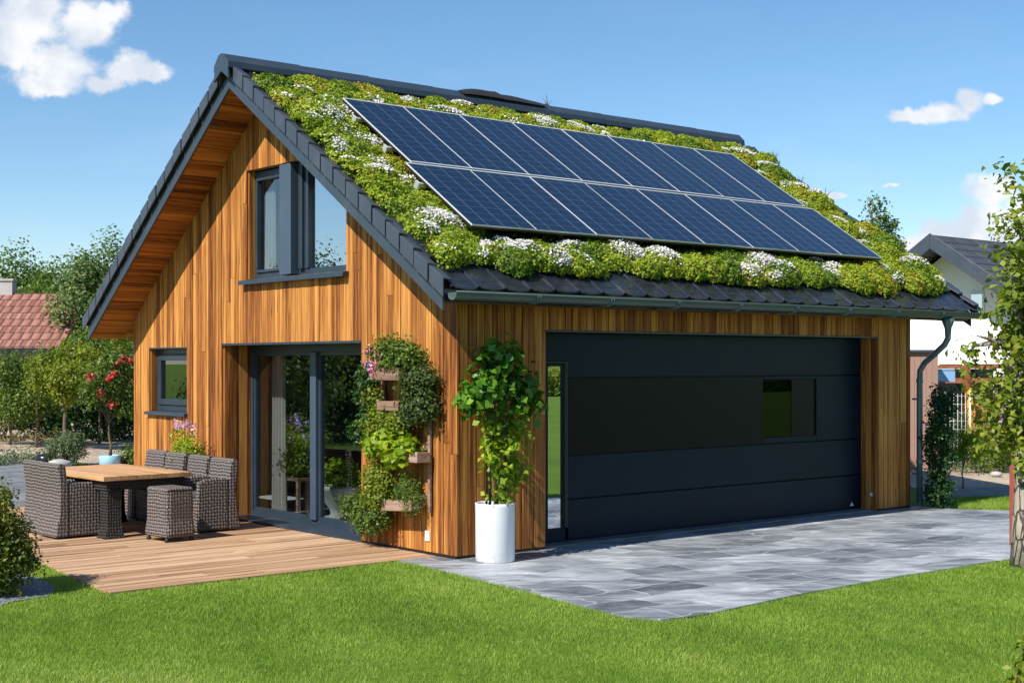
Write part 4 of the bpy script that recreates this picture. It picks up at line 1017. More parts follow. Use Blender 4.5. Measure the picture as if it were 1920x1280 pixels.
# plants behind the chairs
def bush(name, label, loc, blobs, K, per, rc, leaf, mat, seed, cat='shrub', group=None, stems=5, aspect=.62, shell=.5):
    root = thing(name, label, cat, loc, 0, group)
    foliage('foliage', blobs, K, per, rc, leaf, mat, root, seed, aspect, shell, zmin=.0)
    mb = MB(); rr = random.Random(seed)
    for i in range(stems):
        b = blobs[i % len(blobs)]
        mb.tube([(rr.uniform(-.04, .04), rr.uniform(-.04, .04), -.01), (b[0] * .4, b[1] * .4, b[2] * .5), (b[0] + rr.uniform(-.4, .4) * b[3], b[1] + rr.uniform(-.4, .4) * b[4], b[2])], [.012, .009, .004], 5)
    mb.build('stem', 'twig', root)
    return root
p = bush('yellow_shrub', 'yellow-green shrub with pale lilac flower heads behind the chairs at the wall', (-.30, 4.78, .006), [(0, 0, .62, .16, .20, .28), (-.02, -.14, .75, .12, .14, .20), (0, .12, .90, .10, .14, .14), (0, -.2, .45, .12, .12, .25)], 85, 24, .07, .04, 'leaf_lime', 51)
flowers('blossom', [(-.04, -.06, 1.06), (-.02, .05, 1.09), (0, -.18, 1.03), (-.05, .15, 1.07)], 24, .035, .03, 'petal_lilac', p, 6)
bush('low_shrub', 'small fresh green shrub at the corner of the house behind the table', at(243, 872), [(0, 0, .16, .26, .24, .17), (.15, -.1, .12, .2, .2, .13)], 60, 24, .08, .055, 'leaf_mid', 52)
# dark climber at the downpipe
p = bush('climbing_shrub', 'dense dark green climber growing up around the downpipe', (7.42, -.22, 0), [(-.05, 0, .22, .20, .18, .24), (.02, .02, .60, .20, .18, .26), (-.08, 0, .92, .22, .16, .22), (.12, .05, 1.18, .20, .16, .18), (.22, .1, 1.36, .16, .14, .14)], 190, 26, .07, .045, 'leaf_dark', 53, 'climber')

# left foreground bush
bush('foreground_bush', 'yellow-tinged dark green bush at the left picture edge on the gravel strip', (-4.08, .96, 0), [(0, 0, .46, .46, .44, .44), (.22, -.18, .28, .26, .26, .28), (-.2, .15, .66, .30, .30, .26), (.16, .12, .62, .26, .26, .24)], 760, 26, .07, .036, 'leaf_fore', 54, stems=8)

# ================================================================== LEFT GARDEN
bush('round_bush', 'round grey-green bush behind the table with a pale stone at its foot', at(124, 872), [(0, 0, .30, .38, .36, .28), (.05, 0, .40, .28, .28, .18)], 260, 22, .06, .035, 'leaf_grey', 61)
p = at(88, 872); pot_lathe('bowl', 'shiny black bowl on the ground beside the round bush', [(.10, 0), (.17, .03), (.20, .10), (.19, .16), (.15, .19), (.14, .17)], p, 'dark_bowl', None, None, 'bowl')
mb = MB(); mb.lathe([(.08, .0), (.20, .03), (.22, .08), (.17, .14), (.08, .165), (.001, .17)], 14, (0, 0), None, True, .8)
for i, q in enumerate(mb.v): mb.v[i] = (q[0] * (1 + .09 * math.sin(i * 2.3)), q[1] * (1 + .09 * math.cos(i * 1.7)), q[2] * (1 + .05 * math.sin(i)))
props(mb.build('pale_stone', 'stone', loc=at(124, 876) + Vector((-.25, -.3, 0))), 'pale rounded stone lying in front of the round bush', 'stone')
BP = at(206, 874)
pot_lathe('round_pot', 'light blue round pot with the red standard rose', [(.15, 0), (.175, .02), (.185, .19), (.175, .2), (.17, .18)], BP, 'skyblue_glaze', .168, .17)
rb = [(-.15, 0, 1.35, .32, .28, .26), (.25, .05, 1.45, .32, .28, .22), (.05, 0, 1.62, .28, .24, .22), (.55, .0, 1.15, .26, .2, .30), (.1, 0, 1.0, .3, .25, .2)]
t_ = tree('rose_tree', 'standard rose with red blossom growing in the light blue pot', BP + Vector((0, 0, .17)), rb + [(.3, 0, .85, .3, .25, .2), (-.35, 0, 1.05, .2, .2, .2)], 330, 13, .12, .06, 'leaf_mid', (.026, .95), 10, 'rose', None, 'bark', 62, .2)
flowers('red_blossom', [(-.42, -.2, 1.42), (-.12, -.3, 1.38), (-.02, -.25, 1.44), (.05, -.2, 1.62), (.14, -.2, 1.69), (.55, -.25, 1.50), (.52, -.3, 1.16), (.60, -.3, 1.08), (-.08, -.28, .93), (.28, -.25, 1.66), (.36, -.3, 1.3), (-.3, -.28, 1.12), (.42, -.25, 1.62)], 20, .038, .06, 'petal_red', t_, 7)
# taller shrubs and small fruit trees, then the tall trees behind
def std(px, d, h, rw, label, mat, seed, dense=90, leaf=.10, trunk_r=.026, cat='tree', clear=.30, name='fruit_tree', group=None):
    b = []; rr = random.Random(seed)
    for i in range(7):
        a = rr.uniform(0, 6.28); q = rr.uniform(.1, .65) * rw
        b.append((q * math.cos(a) * 1.15, q * math.sin(a), h * (clear + (1 - clear) * rr.uniform(.18, .84)), rw * rr.uniform(.28, .55), rw * rr.uniform(.28, .55), h * (1 - clear) * rr.uniform(.13, .28)))
    return tree(name, label, far(px, d), b, int(dense * 2.8), 24, rw * .15, leaf * .8, mat, (trunk_r, h * .6), 7, cat, group, 'bark', seed, .3)
std(70, 29.5, 2.2, 1.05, 'small leafy fruit tree with thin trunk, leftmost in the garden', 'leaf_mid', 71, 130, .085)
std(120, 28.5, 2.15, .95, 'small fruit tree with forked trunk behind the round bush', 'leaf_yellow', 72, 150, .085, .045)
std(186, 31, 2.5, 1.0, 'leafy green tree behind the red rose', 'leaf_mid', 73, 170, .09)
std(20, 30.5, 2.1, 1.1, 'dark leafy bush tree at the left picture edge below the clay roof', 'leaf_rose', 74, 110, .085)
for i, (px, d, h, w_, lab) in enumerate(((10, 33, 1.9, 1.3, 'dark hedge shrub at the left edge behind the fruit trees'), (85, 34, 1.8, 1.3, 'dark hedge shrub between the two small fruit trees'), (150, 33, 2.0, 1.2, 'dark hedge shrub behind the forked fruit tree'), (210, 32, 1.9, 1.1, 'dark hedge shrub behind the red rose'), (252, 33, 2.0, 1.1, 'dark hedge shrub beside the wooden house wall'))):
    bush('hedge_shrub', lab, far(px, d), [(0, 0, h * .45, w_ * .75, w_ * .6, h * .48), (w_ * .3, 0, h * .6, w_ * .5, w_ * .5, h * .36), (-w_ * .35, 0, h * .55, w_ * .5, w_ * .5, h * .36)], 260, 18, .16, .10, 'leaf_dark', 80 + i, 'shrub', 'hedge shrubs behind the garden')
bush('weeds', 'low green weeds on the dry bed left of the round bush', at(35, 868), [(0, 0, .06, .7, .5, .12), (.6, .3, .06, .5, .5, .10), (-.7, -.1, .06, .5, .5, .12), (.1, 1.6, .08, .7, .6, .14)], 120, 16, .10, .05, 'leaf_grey', 90, 'weeds')
bush('weeds', 'dry weeds at the foot of the small fruit trees', at(75, 826), [(0, 0, .10, .9, .6, .20), (1.6, .5, .10, .8, .6, .18), (-.8, .5, .15, .5, .5, .3)], 100, 16, .12, .06, 'dryweed', 91, 'weeds')
def bigtree(px, d, h, rw, label, mat, seed, dense=170, clear=.2, leaf=.13, n=11, shell=.35, group='tall trees behind the gardens'):
    b = []; rr = random.Random(seed)
    for i in range(n):
        f = i / (n - 1); z = h * (clear + (1 - clear) * (.15 + .72 * f)); wr = rw * (1 - .75 * abs(f - .35) ** 1.3)
        a = rr.uniform(0, 6.28); q = rr.uniform(.15, .6) * wr
        b.append((q * math.cos(a), q * math.sin(a), z, wr * rr.uniform(.38, .6), wr * rr.uniform(.38, .6), h * (1 - clear) * rr.uniform(.12, .2)))
    return tree('broadleaf_tree', label, far(px, d), b, int(dense * 2.6), 26, rw * .14, leaf * .85, mat, (h * .03, h * .7), 9, 'tree', group, 'bark', seed, shell)
bigtree(30, 62, 6.9, 3.2, 'rounded tree behind the clay-tiled roof at the left edge', 'leaf_mid', 101, 150, .1, .20)
bigtree(100, 66, 6.0, 2.4, 'low tree crown just right of the chimney behind the clay roof', 'leaf_tree', 102, 110, .1, .20)
bigtree(140, 52, 5.6, 2.2, 'green tree crown between the chimney and the tall light tree', 'leaf_mid', 107, 150, .1, .17)
bigtree(60, 58, 5.4, 2.4, 'green tree crown directly behind the chimney of the clay roof', 'leaf_mid', 108, 150, .1, .18)
bigtree(190, 44, 5.7, 2.1, 'tall light green tree beside the wooden barge board', 'leaf_tree', 103, 230, .12, .15)
bigtree(262, 46, 5.6, 1.7, 'tall tree half hidden behind the wooden gable', 'leaf_tree', 104, 130, .15, .16)
std(186, 38, 2.9, 1.1, 'bushy green tree under the tall tree beside the clay roof', 'leaf_mid', 105, 170, .11, .07, 'tree', .2, 'bushy_tree')
std(222, 36, 3.2, 1.2, 'bushy yellow-green tree close to the roof corner of the wooden house', 'leaf_yellow', 106, 120, .10, .06, 'tree', .2, 'bushy_tree')

# neighbour on the left: clay-tiled roof
yawc = YAW - R(90)
NL = thing('tiled_house', 'low neighbour house with reddish clay tile roof and chimney', 'house', far(-40, 45), yawc + R(0))
mb = MB(); mb.box(-6, 3.1, -3.0, 3.0, 0, 2.35); mb.build('wall', 'offwhite', NL)
mb = MB()
p = [(-6.3, -3.45, 2.25), (3.75, -3.45, 2.25), (3.75, 0, 4.05), (-6.3, 0, 4.05)]
mb.hexa([(x, y, z - .12) for x, y, z in p] + p)
p = [(-6.3, .001, 4.05), (3.75, .001, 4.05), (3.75, 3.45, 2.25), (-6.3, 3.45, 2.25)]
mb.hexa([(x, y, z - .12) for x, y, z in p] + p); RF = mb.build('roof', 'claytile', NL)
mb = MB(); mb.box(.7, 1.12, -.1, .3, 3.7, 4.45); mb.box(.66, 1.16, -.14, .34, 4.451, 4.52); mb.build('chimney', 'chimney', RF)
mb = MB(); mb.box(-6.3, 3.75, -3.53, -3.451, 2.08, 2.24); mb.build('gutter', 'black', RF)
mb = MB(); mb.box(.9, 1.7, -3.03, -3.001, 1.0, 1.9); mb.build('window', 'frame', NL)
# slate shed beside the house corner
SH = thing('garden_shed', 'dark slate-roofed garden shed beside the corner of the wooden house', 'shed', far(252, 41), yawc)
mb = MB(); mb.box(-.9, .9, -.8, .8, 0, 1.75); mb.build('wall', 'black', SH)
mb = MB(); p = [(-1.1, -1.05, 1.72), (1.1, -1.05, 1.72), (1.1, .2, 2.55), (-1.1, .2, 2.55)]; mb.hexa([(x, y, z - .06) for x, y, z in p] + p); p = [(-1.1, .201, 2.55), (1.1, .201, 2.55), (1.1, 1.05, 1.72), (-1.1, 1.05, 1.72)]; mb.hexa([(x, y, z - .06) for x, y, z in p] + p); mb.build('roof', 'darktile', SH)
# parked car seen through the shrubs
CR = thing('parked_car', 'blue car parked at the left edge under the clay-tiled roof', 'car', far(-8, 38), yawc)
mb = MB(); mb.prism([(-2.0, .35), (-2.05, .75), (-1.9, .92), (-.95, 1.0), (1.0, 1.0), (1.9, .88), (2.05, .65), (2.0, .3), (-1.9, .3)], -.82, .82, 'y'); mb.build('body', 'bluecar', CR, bevel=.08)
mb = MB(); mb.prism([(-1.75, 1.0), (-1.2, 1.5), (-.9, 1.58), (.4, 1.58), (.6, 1.52), (1.2, 1.0)], -.7, .7, 'y'); mb.build('cabin', 'bluecar', CR, bevel=.06)
mb = MB()
for y in (-.705, .705): mb.prism([(-1.55, 1.04), (-1.15, 1.42), (.45, 1.46), (.95, 1.04)], y - .01, y + .01, 'y')
mb.build('window', 'smoked', CR)
for x in (-1.25, 1.25):
    for y in (-.78, .78):
        mb = MB(); mb.tube([(x, y - .1, .32), (x, y + .1, .32)], .32, 20); wl = mb.build('wheel', 'rubber', CR)
        mb = MB(); mb.tube([(x, y - .11, .32), (x, y + .11, .32)], .19, 14); mb.build('rim', 'alu', wl)

# ================================================================== RIGHT SIDE
WU = 23.67; WV, WZ = 10.59, 5.12
WH = thing('white_house', 'white rendered neighbour house with dark ribbed tile roof and grey barge boards', 'house', (WU, WV, 0))
S2 = .66
mb = MB(); hwid = 3.55
mb.prism([(-hwid, 0), (hwid, 0), (hwid, WZ - .30 - S2 * hwid), (0, WZ - .30), (-hwid, WZ - .30 - S2 * hwid)], 1.0, 9.0, 'x'); mb.build('wall', 'white_plaster', WH)
ov = 4.1
mb = MB()
for s_ in (-1, 1):
    p = [(0, s_ * ov, WZ - S2 * ov), (9.6, s_ * ov, WZ - S2 * ov), (9.6, 0.001 * s_, WZ), (0, .001 * s_, WZ)]
    mb.hexa([(x, y, z - .14) for x, y, z in p] + p)
WR = mb.build('roof', 'darktile', WH)
mb = MB()
for s_ in (-1, 1):
    p = [(-.05, s_ * ov, WZ - S2 * ov - .36), (-.002, s_ * ov, WZ - S2 * ov - .36), (-.002, 0.001 * s_, WZ - .36), (-.05, .001 * s_, WZ - .36)]
    mb.hexa(p + [(x, y, z + .40) for x, y, z in p])
mb.build('barge_board', 'verge', WR, bevel=.01)
mb = MB(); mb.box(6.3, 6.9, -1.0, -.4, WZ - .8, WZ + .55); mb.box(6.25, 6.95, -1.05, -.35, WZ + .551, WZ + .62); mb.build('chimney', 'chimney', WR)
mb = MB(); mb.box(.95, .999, -.95, -.55, 3.05, 3.62); w_ = mb.build('window', 'tag', WH); mb = MB(); mb.box(.94, .949, -.91, -.59, 3.1, 3.58); mb.build('pane', 'glass_coated', w_)
mb = MB(); mb.box(.75, .999, -2.75, -2.35, 3.46, 3.52); mb.build('wall_lamp', 'black', WH)
mb = MB(); mb.box(.95, .999, -3.3, -2.7, .95, 1.9); w_ = mb.build('window', 'tag', WH); mb = MB(); mb.box(.94, .949, -3.24, -2.76, 1.0, 1.85); mb.build('pane', 'glass_coated', w_)
# wooden pergola
PG = thing('pergola', 'low reddish wooden pergola beside the white house', 'pergola', far(1800, 24.5), YAW - R(90))
mb = MB(); mb.box(-.62, .95, -.05, .05, 1.70, 1.755); mb.box(-.62, .95, 1.0, 1.1, 1.70, 1.755)
for x in (-.5, .0, .45, .85): mb.box(x - .03, x + .03, -.049, 1.1, 1.756, 1.78)
mb.build('beam', 'redwood', PG, bevel=.004)
mb = MB(); mb.box(-.30, .95, -.03, .03, 1.44, 1.53); mb.build('rail', 'redwood', PG)
for x in (-.58, .12, .88):
    mb = MB(); mb.box(x - .05, x + .05, -.05, .05, 0, 1.70); mb.build('post', 'redwood', PG, bevel=.004)
mb = MB(); mb.box(-.6, .9, .9, .95, .0, 1.69); mb.build('shade_panel', 'black', PG)  # black sheet painting the shade inside the pergola
mb = MB(); mb.box(-.02, .02, -.15, .15, 0, .20); mb.box(-.03, .03, -.165, .165, .201, .22); props(mb.build('blue_sign', 'blue_board', loc=far(1774, 24.2, 1.47), rotz=YAW), 'light blue board hanging under the pergola roof', 'board')
mb = MB(); mb.tube([(0, 0, 0), (0, 0, 1.35)], .05, 8); mb.tube([(0, 0, 1.35), (0, 0, 1.37)], [.06, .04], 8); props(mb.build('yellow_post', 'yellow_post', loc=far(1819, 23.6)), 'yellow painted post in front of the pergola', 'post')
OB = thing('board_fence', 'orange-brown plank fence right of the yellow post', 'fence', far(1843, 23.9), YAW - R(90))
for i in range(3):
    mb = MB(); mb.box(-.22, .35, -.02, .02, .12 + i * .34, .12 + i * .34 + .30); mb.build('board', 'orange_board', OB, bevel=.004)
for x in (-.2, .33): mb = MB(); mb.box(x - .03, x + .03, .021, .07, 0, 1.2); mb.build('post', 'orange_board', OB)
TR = thing('wire_trellis', 'pale wire trellis between the downpipe climber and the yellow post', 'trellis', far(1796, 23.4), YAW - R(90))
mb = MB()
for i in range(7): mb.tube([(-.2 + i * .066, 0, .0), (-.2 + i * .066, 0, 1.28)], .006, 5)
for i in range(9): mb.tube([(-.2, 0, .12 + i * .14), (.2, 0, .12 + i * .14)], .006, 5)
mb.build('mesh', 'wire', TR)
for x in (-.21, .21): mb = MB(); mb.tube([(x, 0, 0), (x, 0, 1.32)], .016, 7); mb.build('post', 'wire', TR)
# plank outbuilding strip beside the downpipe
OU = thing('plank_shed', 'pinkish plank shed wall right behind the downpipe', 'shed', far(1748, 23.5), YAW - R(90))
mb = MB()
for i in range(6): mb.box(-.5 + i * .1, -.5 + i * .1 + .096, 0, .03, 0, 1.98)
mb.build('wall', 'pinkplank', OU); mb = MB(); mb.box(-.5, .1, .04, 1.4, 0, 1.97); mb.build('core', 'pinkplank', OU)
mb = MB(); mb.box(-.6, .14, -.06, 1.5, 1.981, 2.02); mb.build('roof', 'verge', OU)
std(1805, 19.9, .86, .30, 'little yellow-green sapling on a thin stem in the dry bed', 'leaf_lime', 111, 55, .035, .012, 'sapling', .35, 'sapling')
bush('garden_shrub', 'grey-green shrub beside the wire trellis', far(1785, 24.0), [(0, 0, .35, .32, .28, .34), (.1, 0, .75, .26, .24, .26)], 120, 16, .08, .04, 'leaf_grey', 112)
p = bush('garden_shrub', 'low shrub with pink blossom below the plank fence', far(1852, 22.8), [(0, 0, .28, .36, .3, .28), (.3, 0, .35, .35, .3, .3)], 120, 16, .09, .045, 'leaf_mid', 113)
flowers('blossom', [(-.15, -.2, .42), (-.02, -.25, .55), (.2, -.2, .60)], 14, .04, .05, 'petal_pink', p, 9)
bush('garden_shrub', 'leafy shrub growing in front of the pergola behind the right-hand tree', far(1872, 23.6), [(0, 0, .75, .45, .4, .6), (.3, 0, 1.2, .5, .4, .45)], 170, 18, .11, .06, 'leaf_yellow', 114)
bush('weeds', 'thin pale weeds scattered over the dry bed below the pergola', at(1830, 885), [(0, 0, .05, .9, .5, .12), (.8, .6, .05, .7, .5, .12), (-.6, .8, .06, .6, .5, .14)], 60, 12, .12, .045, 'leaf_grey', 115, 'weeds')
# thin tree behind the roof
tb = [(0, 0, 4.35, .30, .30, .22), (-.12, 0, 4.65, .20, .2, .18), (.25, 0, 4.2, .22, .22, .18), (.05, 0, 3.95, .34, .3, .2), (-.25, 0, 4.15, .18, .2, .25), (.42, 0, 3.92, .2, .2, .12)]
tree('thin_tree', 'thin airy tree showing above the far edge of the green roof', far(1648, 25), tb, 105, 11, .10, .075, 'leaf_tree', (.05, 3.7), 9, 'tree', None, 'bark', 121, .2)
bush('corner_plant', 'yellow-green leafy plant in the lawn at the lower right corner', at(1918, 1292), [(0, 0, .07, .12, .12, .08), (.1, 0, .12, .12, .12, .10)], 22, 12, .06, .05, 'leaf_yellow', 116, 'plant')
# right foreground tree
TP = at(1924, 1060)
ft = [(-.1, 0, 3.35, .26, .26, .30), (-.12, 0, 2.9, .24, .24, .30), (.1, 0, 2.5, .32, .32, .32), (-.1, .05, 2.05, .30, .3, .28), (-.02, 0, 1.6, .42, .36, .30), (-.28, .15, 1.45, .22, .2, .25), (.2, 0, 1.2, .36, .36, .25), (-.22, .1, 1.12, .22, .22, .18), (-.36, .3, 1.85, .12, .12, .16), (.3, -.1, 1.9, .4, .4, .5), (.35, -.1, 2.8, .35, .35, .4)]
tree('garden_tree', 'slender fruit tree with pale cracked trunk at the right picture edge', TP, ft + [(-.15, 0, 1.3, .3, .3, .5), (-.12, 0, 2.3, .25, .3, .6)], 360, 15, .10, .074, 'leaf_yellow', (.115, 1.9), 14, 'tree', None, 'palebark', 122, .2, crook=.03)
mb = MB(); mb.box(-.028, .028, -.028, .028, 0, .78); mb.add([(-.028, -.028, .78), (.028, -.028, .78), (.028, .028, .78), (-.028, .028, .78), (0, 0, .80)], [(0, 1, 4), (1, 2, 4), (2, 3, 4), (3, 0, 4)])
props(mb.build('wooden_stake', 'rustpost', loc=at(1899, 1022), rotz=R(20), bevel=.004), 'short red-brown post standing beside the pale tree trunk', 'post')
mb = MB()
for (x, y, s_) in ((0, 0, .10), (.2, .05, .07), (-.18, .1, .06), (.35, .2, .08)):
    mb.lathe([(s_ * .6, 0), (s_, s_ * .3), (s_ * .8, s_ * .7), (.001, s_ * .85)], 9, (x, y))
    break
props(mb.build('field_stone', 'stone', loc=at(1868, 893)), 'pale field stone on the dry bed near the right-hand tree', 'stone')

# ================================================================== INSIDE THE TERRACE ROOM, SEEN THROUGH THE GLASS
IC = thing('dining_chair', 'pale upholstered dining chair inside, behind the right pane', 'chair', (1.5, 3.0, .01), R(200))
mb = MB(); mb.prism([(-.05, .45), (-.12, 1.0), (-.06, 1.0), (.02, .45)], -.24, .24, 'y'); mb.build('backrest', 'cream', IC, bevel=.02)
mb = MB(); mb.box(-.04, .44, -.24, .24, .40, .48); mb.build('seat', 'cream', IC, bevel=.02)
for x in (-.02, .40):
    for y in (-.2, .2): mb = MB(); mb.tube([(x, y, 0), (x, y, .40)], .018, 8); mb.build('leg', 'black', IC)
mb = MB(); mb.box(0, .04, 0, .75, 0, 1.25); mb.box(-.01, .05, -.02, .77, 1.251, 1.28); props(mb.build('screen', 'cream', loc=(2.3, 3.9, .01)), 'beige folding screen standing inside the glazed room', 'screen')
pot_lathe('stone_urn', 'pale stone urn with a green plant behind the terrace door glass', [(.12, 0), (.13, .04), (.09, .08), (.11, .14), (.19, .24), (.23, .34), (.25, .36), (.25, .40), (.21, .40), (.2, .35)], (.86, 3.32, .01), 'stone', .2, .36)
bush('potted_plant', 'bright green plant growing in the stone urn indoors', (.86, 3.32, .38), [(0, 0, .16, .24, .24, .16)], 50, 18, .07, .05, 'leaf_lime', 131, 'plant')
CT = thing('wooden_crate', 'small wooden plant stand inside the left pane of the terrace door', 'plant stand', (.80, 4.0, .01))
mb = MB(); mb.box(-.17, .17, -.17, .17, .42, .45); mb.build('top', 'weathered', CT)
for x in (-.15, .15):
    for y in (-.15, .15): mb = MB(); mb.box(x - .02, x + .02, y - .02, y + .02, 0, .42); mb.build('leg', 'weathered', CT)
p = bush('flowering_plant', 'bushy plant with violet flowers on the indoor plant stand', (.80, 4.0, .46), [(0, 0, .28, .26, .24, .28), (.05, -.15, .5, .2, .2, .2), (0, .1, .15, .24, .24, .14)], 80, 18, .08, .045, 'leaf_mid', 132, 'plant')
flowers('blossom', [(-.12, -.1, .62), (-.1, -.2, .5), (-.12, .05, .45), (-.1, -.05, .72), (0, -.2, .66)], 12, .03, .04, 'petal_lilac', p, 10)

# ================================================================== OUT OF FRAME, SEEN IN THE GLASS
def mirror_tree(x, y, h, rw, lab, seed, mat='leaf_dark'):
    b = []; rr = random.Random(seed)
    for i in range(10):
        f = i / 9; a = rr.uniform(0, 6.28); wr = rw * (1 - .6 * abs(f - .35)); q = rr.uniform(.1, .6) * wr
        b.append((q * math.cos(a), q * math.sin(a), h * (.12 + .78 * f), wr * .55, wr * .55, h * .14))
    tree('garden_tree', lab, (x, y, 0), b, 640, 30, rw * .13, .10, mat, (.14, h * .7), 8, 'tree', 'trees reflected in the terrace glass', 'bark', seed, .3)
mirror_tree(-9.5, 17.5, 4.3, 2.4, 'dark tree left of the garden, nearest in the terrace door reflection', 141)
mirror_tree(-12.5, 21.5, 3.9, 2.6, 'dark bushy tree left of the garden, reflected in the left door pane', 142)
mirror_tree(-6.2, 15.5, 3.3, 2.0, 'mid green tree left of the garden, reflected beside the mullion', 143, 'leaf_mid')
mirror_tree(-15, 27, 4.4, 3.2, 'dark tree farther off left of the garden, reflected deep in the glass', 144)
HD = [(x, -21 - .22 * (x - 4) * 0, 0) for x in range(4, 34, 3)]
blobs = [(x - 42, random.uniform(-.2, .2), .7, 2.2, .9, .75) for x in range(6, 80, 2)]
hr = thing('clipped_hedge', 'long clipped green hedge across the lawn, reflected in the garage glass', 'hedge', (42, -46, 0))
foliage('foliage', blobs, 2600, 18, .35, .20, 'leaf_yellow', hr, 151, .62, .5, zmin=.02)
mb = MB()
for x in range(-36, 39, 4): mb.tube([(x, 0, -.02), (x + .1, .05, .4), (x, 0, .8)], [.05, .04, .02], 6)
mb.build('stem', 'bark', hr)

# ================================================================== LIGHT, SKY, CAMERA
SUN_EL, SUN_A = R(44.5), R(8.5)
sv = Vector((-math.cos(SUN_A) * math.cos(SUN_EL), -math.sin(SUN_A) * math.cos(SUN_EL), math.sin(SUN_EL)))
sl = bpy.data.lights.new('Sun', 'SUN'); sl.energy = 5.0; sl.angle = R(.53); sl.color = (1, .945, .86)
so = bpy.data.objects.new('Sun', sl); COL.objects.link(so); so.rotation_euler = sv.to_track_quat('Z', 'Y').to_euler(); so.location = (-20, -5, 20)

wd = bpy.data.worlds.new('World'); sc.world = wd; wd.use_nodes = True
nt = wd.node_tree; nt.nodes.clear()
class WN(NT):
    def __init__(s): s.t = nt
k = WN()
sky = k.n('TexSky', sky_type='NISHITA', sun_disc=False); sky.sun_elevation = SUN_EL; sky.sun_rotation = math.atan2(sv.x, sv.y)
sky.air_density = 1.0; sky.dust_density = .05; sky.ozone_density = 4.0; sky.altitude = 200
STR = .101
skyc = k.n('HueSaturation', {'Hue': .497, 'Saturation': 1.12, 'Value': 1.0, 'Color': sky.outputs[0]}).outputs[0]
tc = k.n('TexCoord').outputs['Generated']
dt = lambda w: k.n('VectorMath', {0: tc, 1: w}, operation='DOT_PRODUCT').outputs['Value']
fw = dt((CA, SA, 0)); rt = dt((SA, -CA, 0)); upv = dt((0, 0, 1))
fwc = k.math('MAXIMUM', fw, .05)
px, py = k.math('DIVIDE', rt, fwc), k.math('DIVIDE', upv, fwc)
pv = k.n('CombineXYZ', {0: px, 1: py}).outputs[0]
blobs = [(45, 40, 100, 70), (160, 45, 75, 55), (205, 25, 45, 32), (15, 95, 80, 50), (110, 120, 95, 48), (90, 152, 85, 30), (245, 128, 52, 42), (285, 136, 42, 26), (200, 158, 40, 22),
         (1770, 210, 62, 22), (1822, 186, 34, 28), (1868, 186, 24, 14), (1698, 208, 46, 16), (1735, 212, 50, 20),
         (1850, 412, 78, 46), (1785, 440, 92, 40), (1712, 462, 90, 28), (1862, 356, 62, 34), (1930, 430, 90, 80), (1670, 350, 20, 5), (1560, 372, 26, 9)]
field = None
n_w = k.noise(pv, 28, 6, .6)
wob = k.n('VectorMath', {0: k.n('VectorMath', {0: n_w.outputs[1], 1: (.5, .5, .5)}, operation='SUBTRACT').outputs[0], 'Scale': .022}, operation='SCALE').outputs[0]
pvw = k.n('VectorMath', {0: pv, 1: wob}, operation='ADD').outputs[0]
for (bx, by, rx, ry) in blobs:
    c_ = ((bx - 960) / F_PX, (Y_HOR - by) / F_PX, 0)
    d_ = k.n('VectorMath', {0: k.n('VectorMath', {0: pvw, 1: c_}, operation='SUBTRACT').outputs[0], 1: (F_PX / rx, F_PX / ry, 0)}, operation='MULTIPLY').outputs[0]
    l_ = k.n('VectorMath', {0: d_}, operation='LENGTH').outputs['Value']
    v_ = k.math('SUBTRACT', 1.0, l_)
    field = v_ if field is None else k.n('Math', {0: field, 1: v_, 2: .35}, operation='SMOOTH_MAX').outputs[0]
fb = k.noise(pv, 60, 7, .62).outputs[0]
dens = k.math('ADD', k.math('MULTIPLY', field, 1.0), k.math('MULTIPLY', k.math('SUBTRACT', fb, .5), .9))
al = k.n('MapRange', {'Value': dens, 1: -.02, 2: .50, 3: 0.0, 4: 1.0}, interpolation_type='SMOOTHSTEP').outputs[0]
al = k.math('MULTIPLY', al, k.math('GREATER_THAN', fw, .1))
sh = k.noise(k.n('VectorMath', {0: pv, 1: (.0, .006, 0)}, operation='ADD').outputs[0], 22, 5, .55).outputs[0]
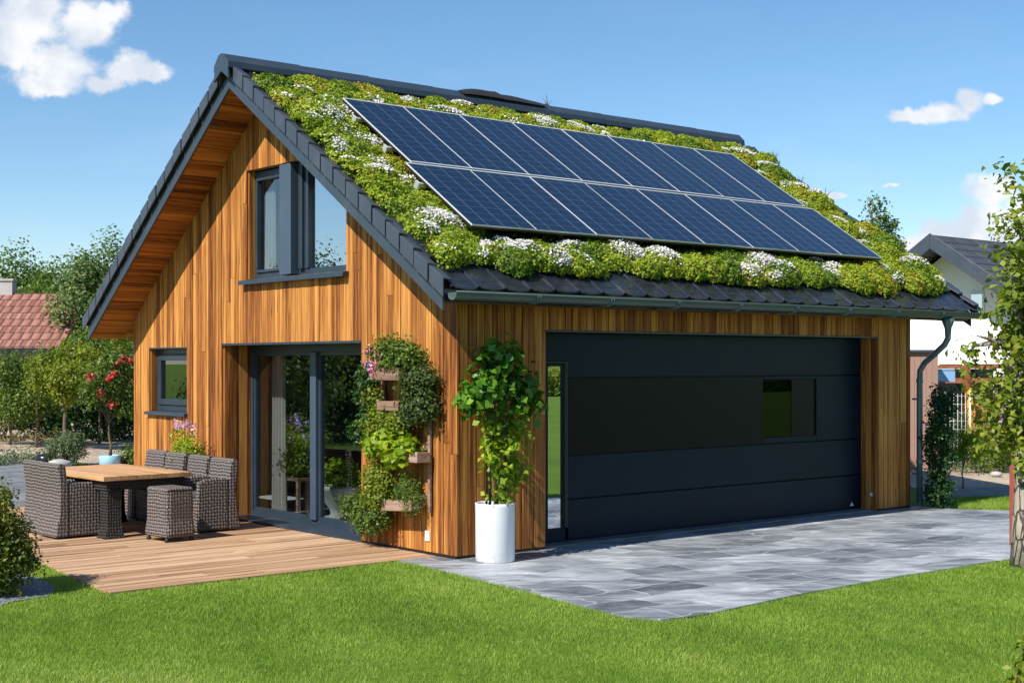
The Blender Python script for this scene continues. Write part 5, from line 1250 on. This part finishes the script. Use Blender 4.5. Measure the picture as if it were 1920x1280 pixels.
shf = k.n('MapRange', {'Value': sh, 1: .36, 2: .60, 3: 0.0, 4: 1.0}, interpolation_type='SMOOTHSTEP').outputs[0]
CW = .66 / STR
wn = k.noise(k.n('VectorMath', {0: pv, 1: (1.0, 3.2, 1)}, operation='MULTIPLY').outputs[0], 7, 6, .6).outputs[0]
wisp = k.math('MULTIPLY', k.n('MapRange', {'Value': wn, 1: .50, 2: .80, 3: 0.0, 4: .26}).outputs[0], k.n('MapRange', {'Value': py, 1: .02, 2: .24, 3: 1.0, 4: .15}).outputs[0])
wisp = k.math('MULTIPLY', wisp, k.math('GREATER_THAN', upv, .0))
al = k.math('MAXIMUM', al, wisp)
cc = k.mix(k.math('MULTIPLY', shf, .85), (CW * 1.08, CW * 1.09, CW * 1.10), (CW * .72, CW * .80, CW * .94))
colr = k.mix(k.math('MULTIPLY', al, .96), skyc, cc)
bg = k.n('Background', {0: colr, 1: STR}); wo = k.n('OutputWorld'); nt.links.new(bg.outputs[0], wo.inputs[0])

cam = bpy.data.cameras.new('Camera'); co_ = bpy.data.objects.new('Camera', cam); COL.objects.link(co_)
cam.sensor_width = 36; cam.lens = 36 * F_PX / 1920; cam.shift_y = (Y_HOR - 640) / 1920; cam.clip_end = 5000; cam.clip_start = .1
co_.location = CAM
co_.rotation_euler = (R(90), 0, -(R(90) - YAW) + 0 * 1)
sc.camera = co_
# forward must be (CA, SA): heading angle from +Y is -(90deg - yaw')
co_.rotation_euler = Vector((CA, SA, 0)).to_track_quat('-Z', 'Y').to_euler()
vs = sc.view_settings; vs.view_transform = 'Standard'; vs.look = 'None'; vs.gamma = 1; vs.use_curve_mapping = False; vs.exposure = .50
sc.cycles.max_bounces = 7; sc.cycles.diffuse_bounces = 3; sc.cycles.glossy_bounces = 4; sc.cycles.transparent_max_bounces = 12; sc.cycles.transmission_bounces = 4
sc.cycles.use_denoising = True; sc.cycles.caustics_reflective = False; sc.cycles.caustics_refractive = False
sc.cycles.sample_clamp_indirect = 6
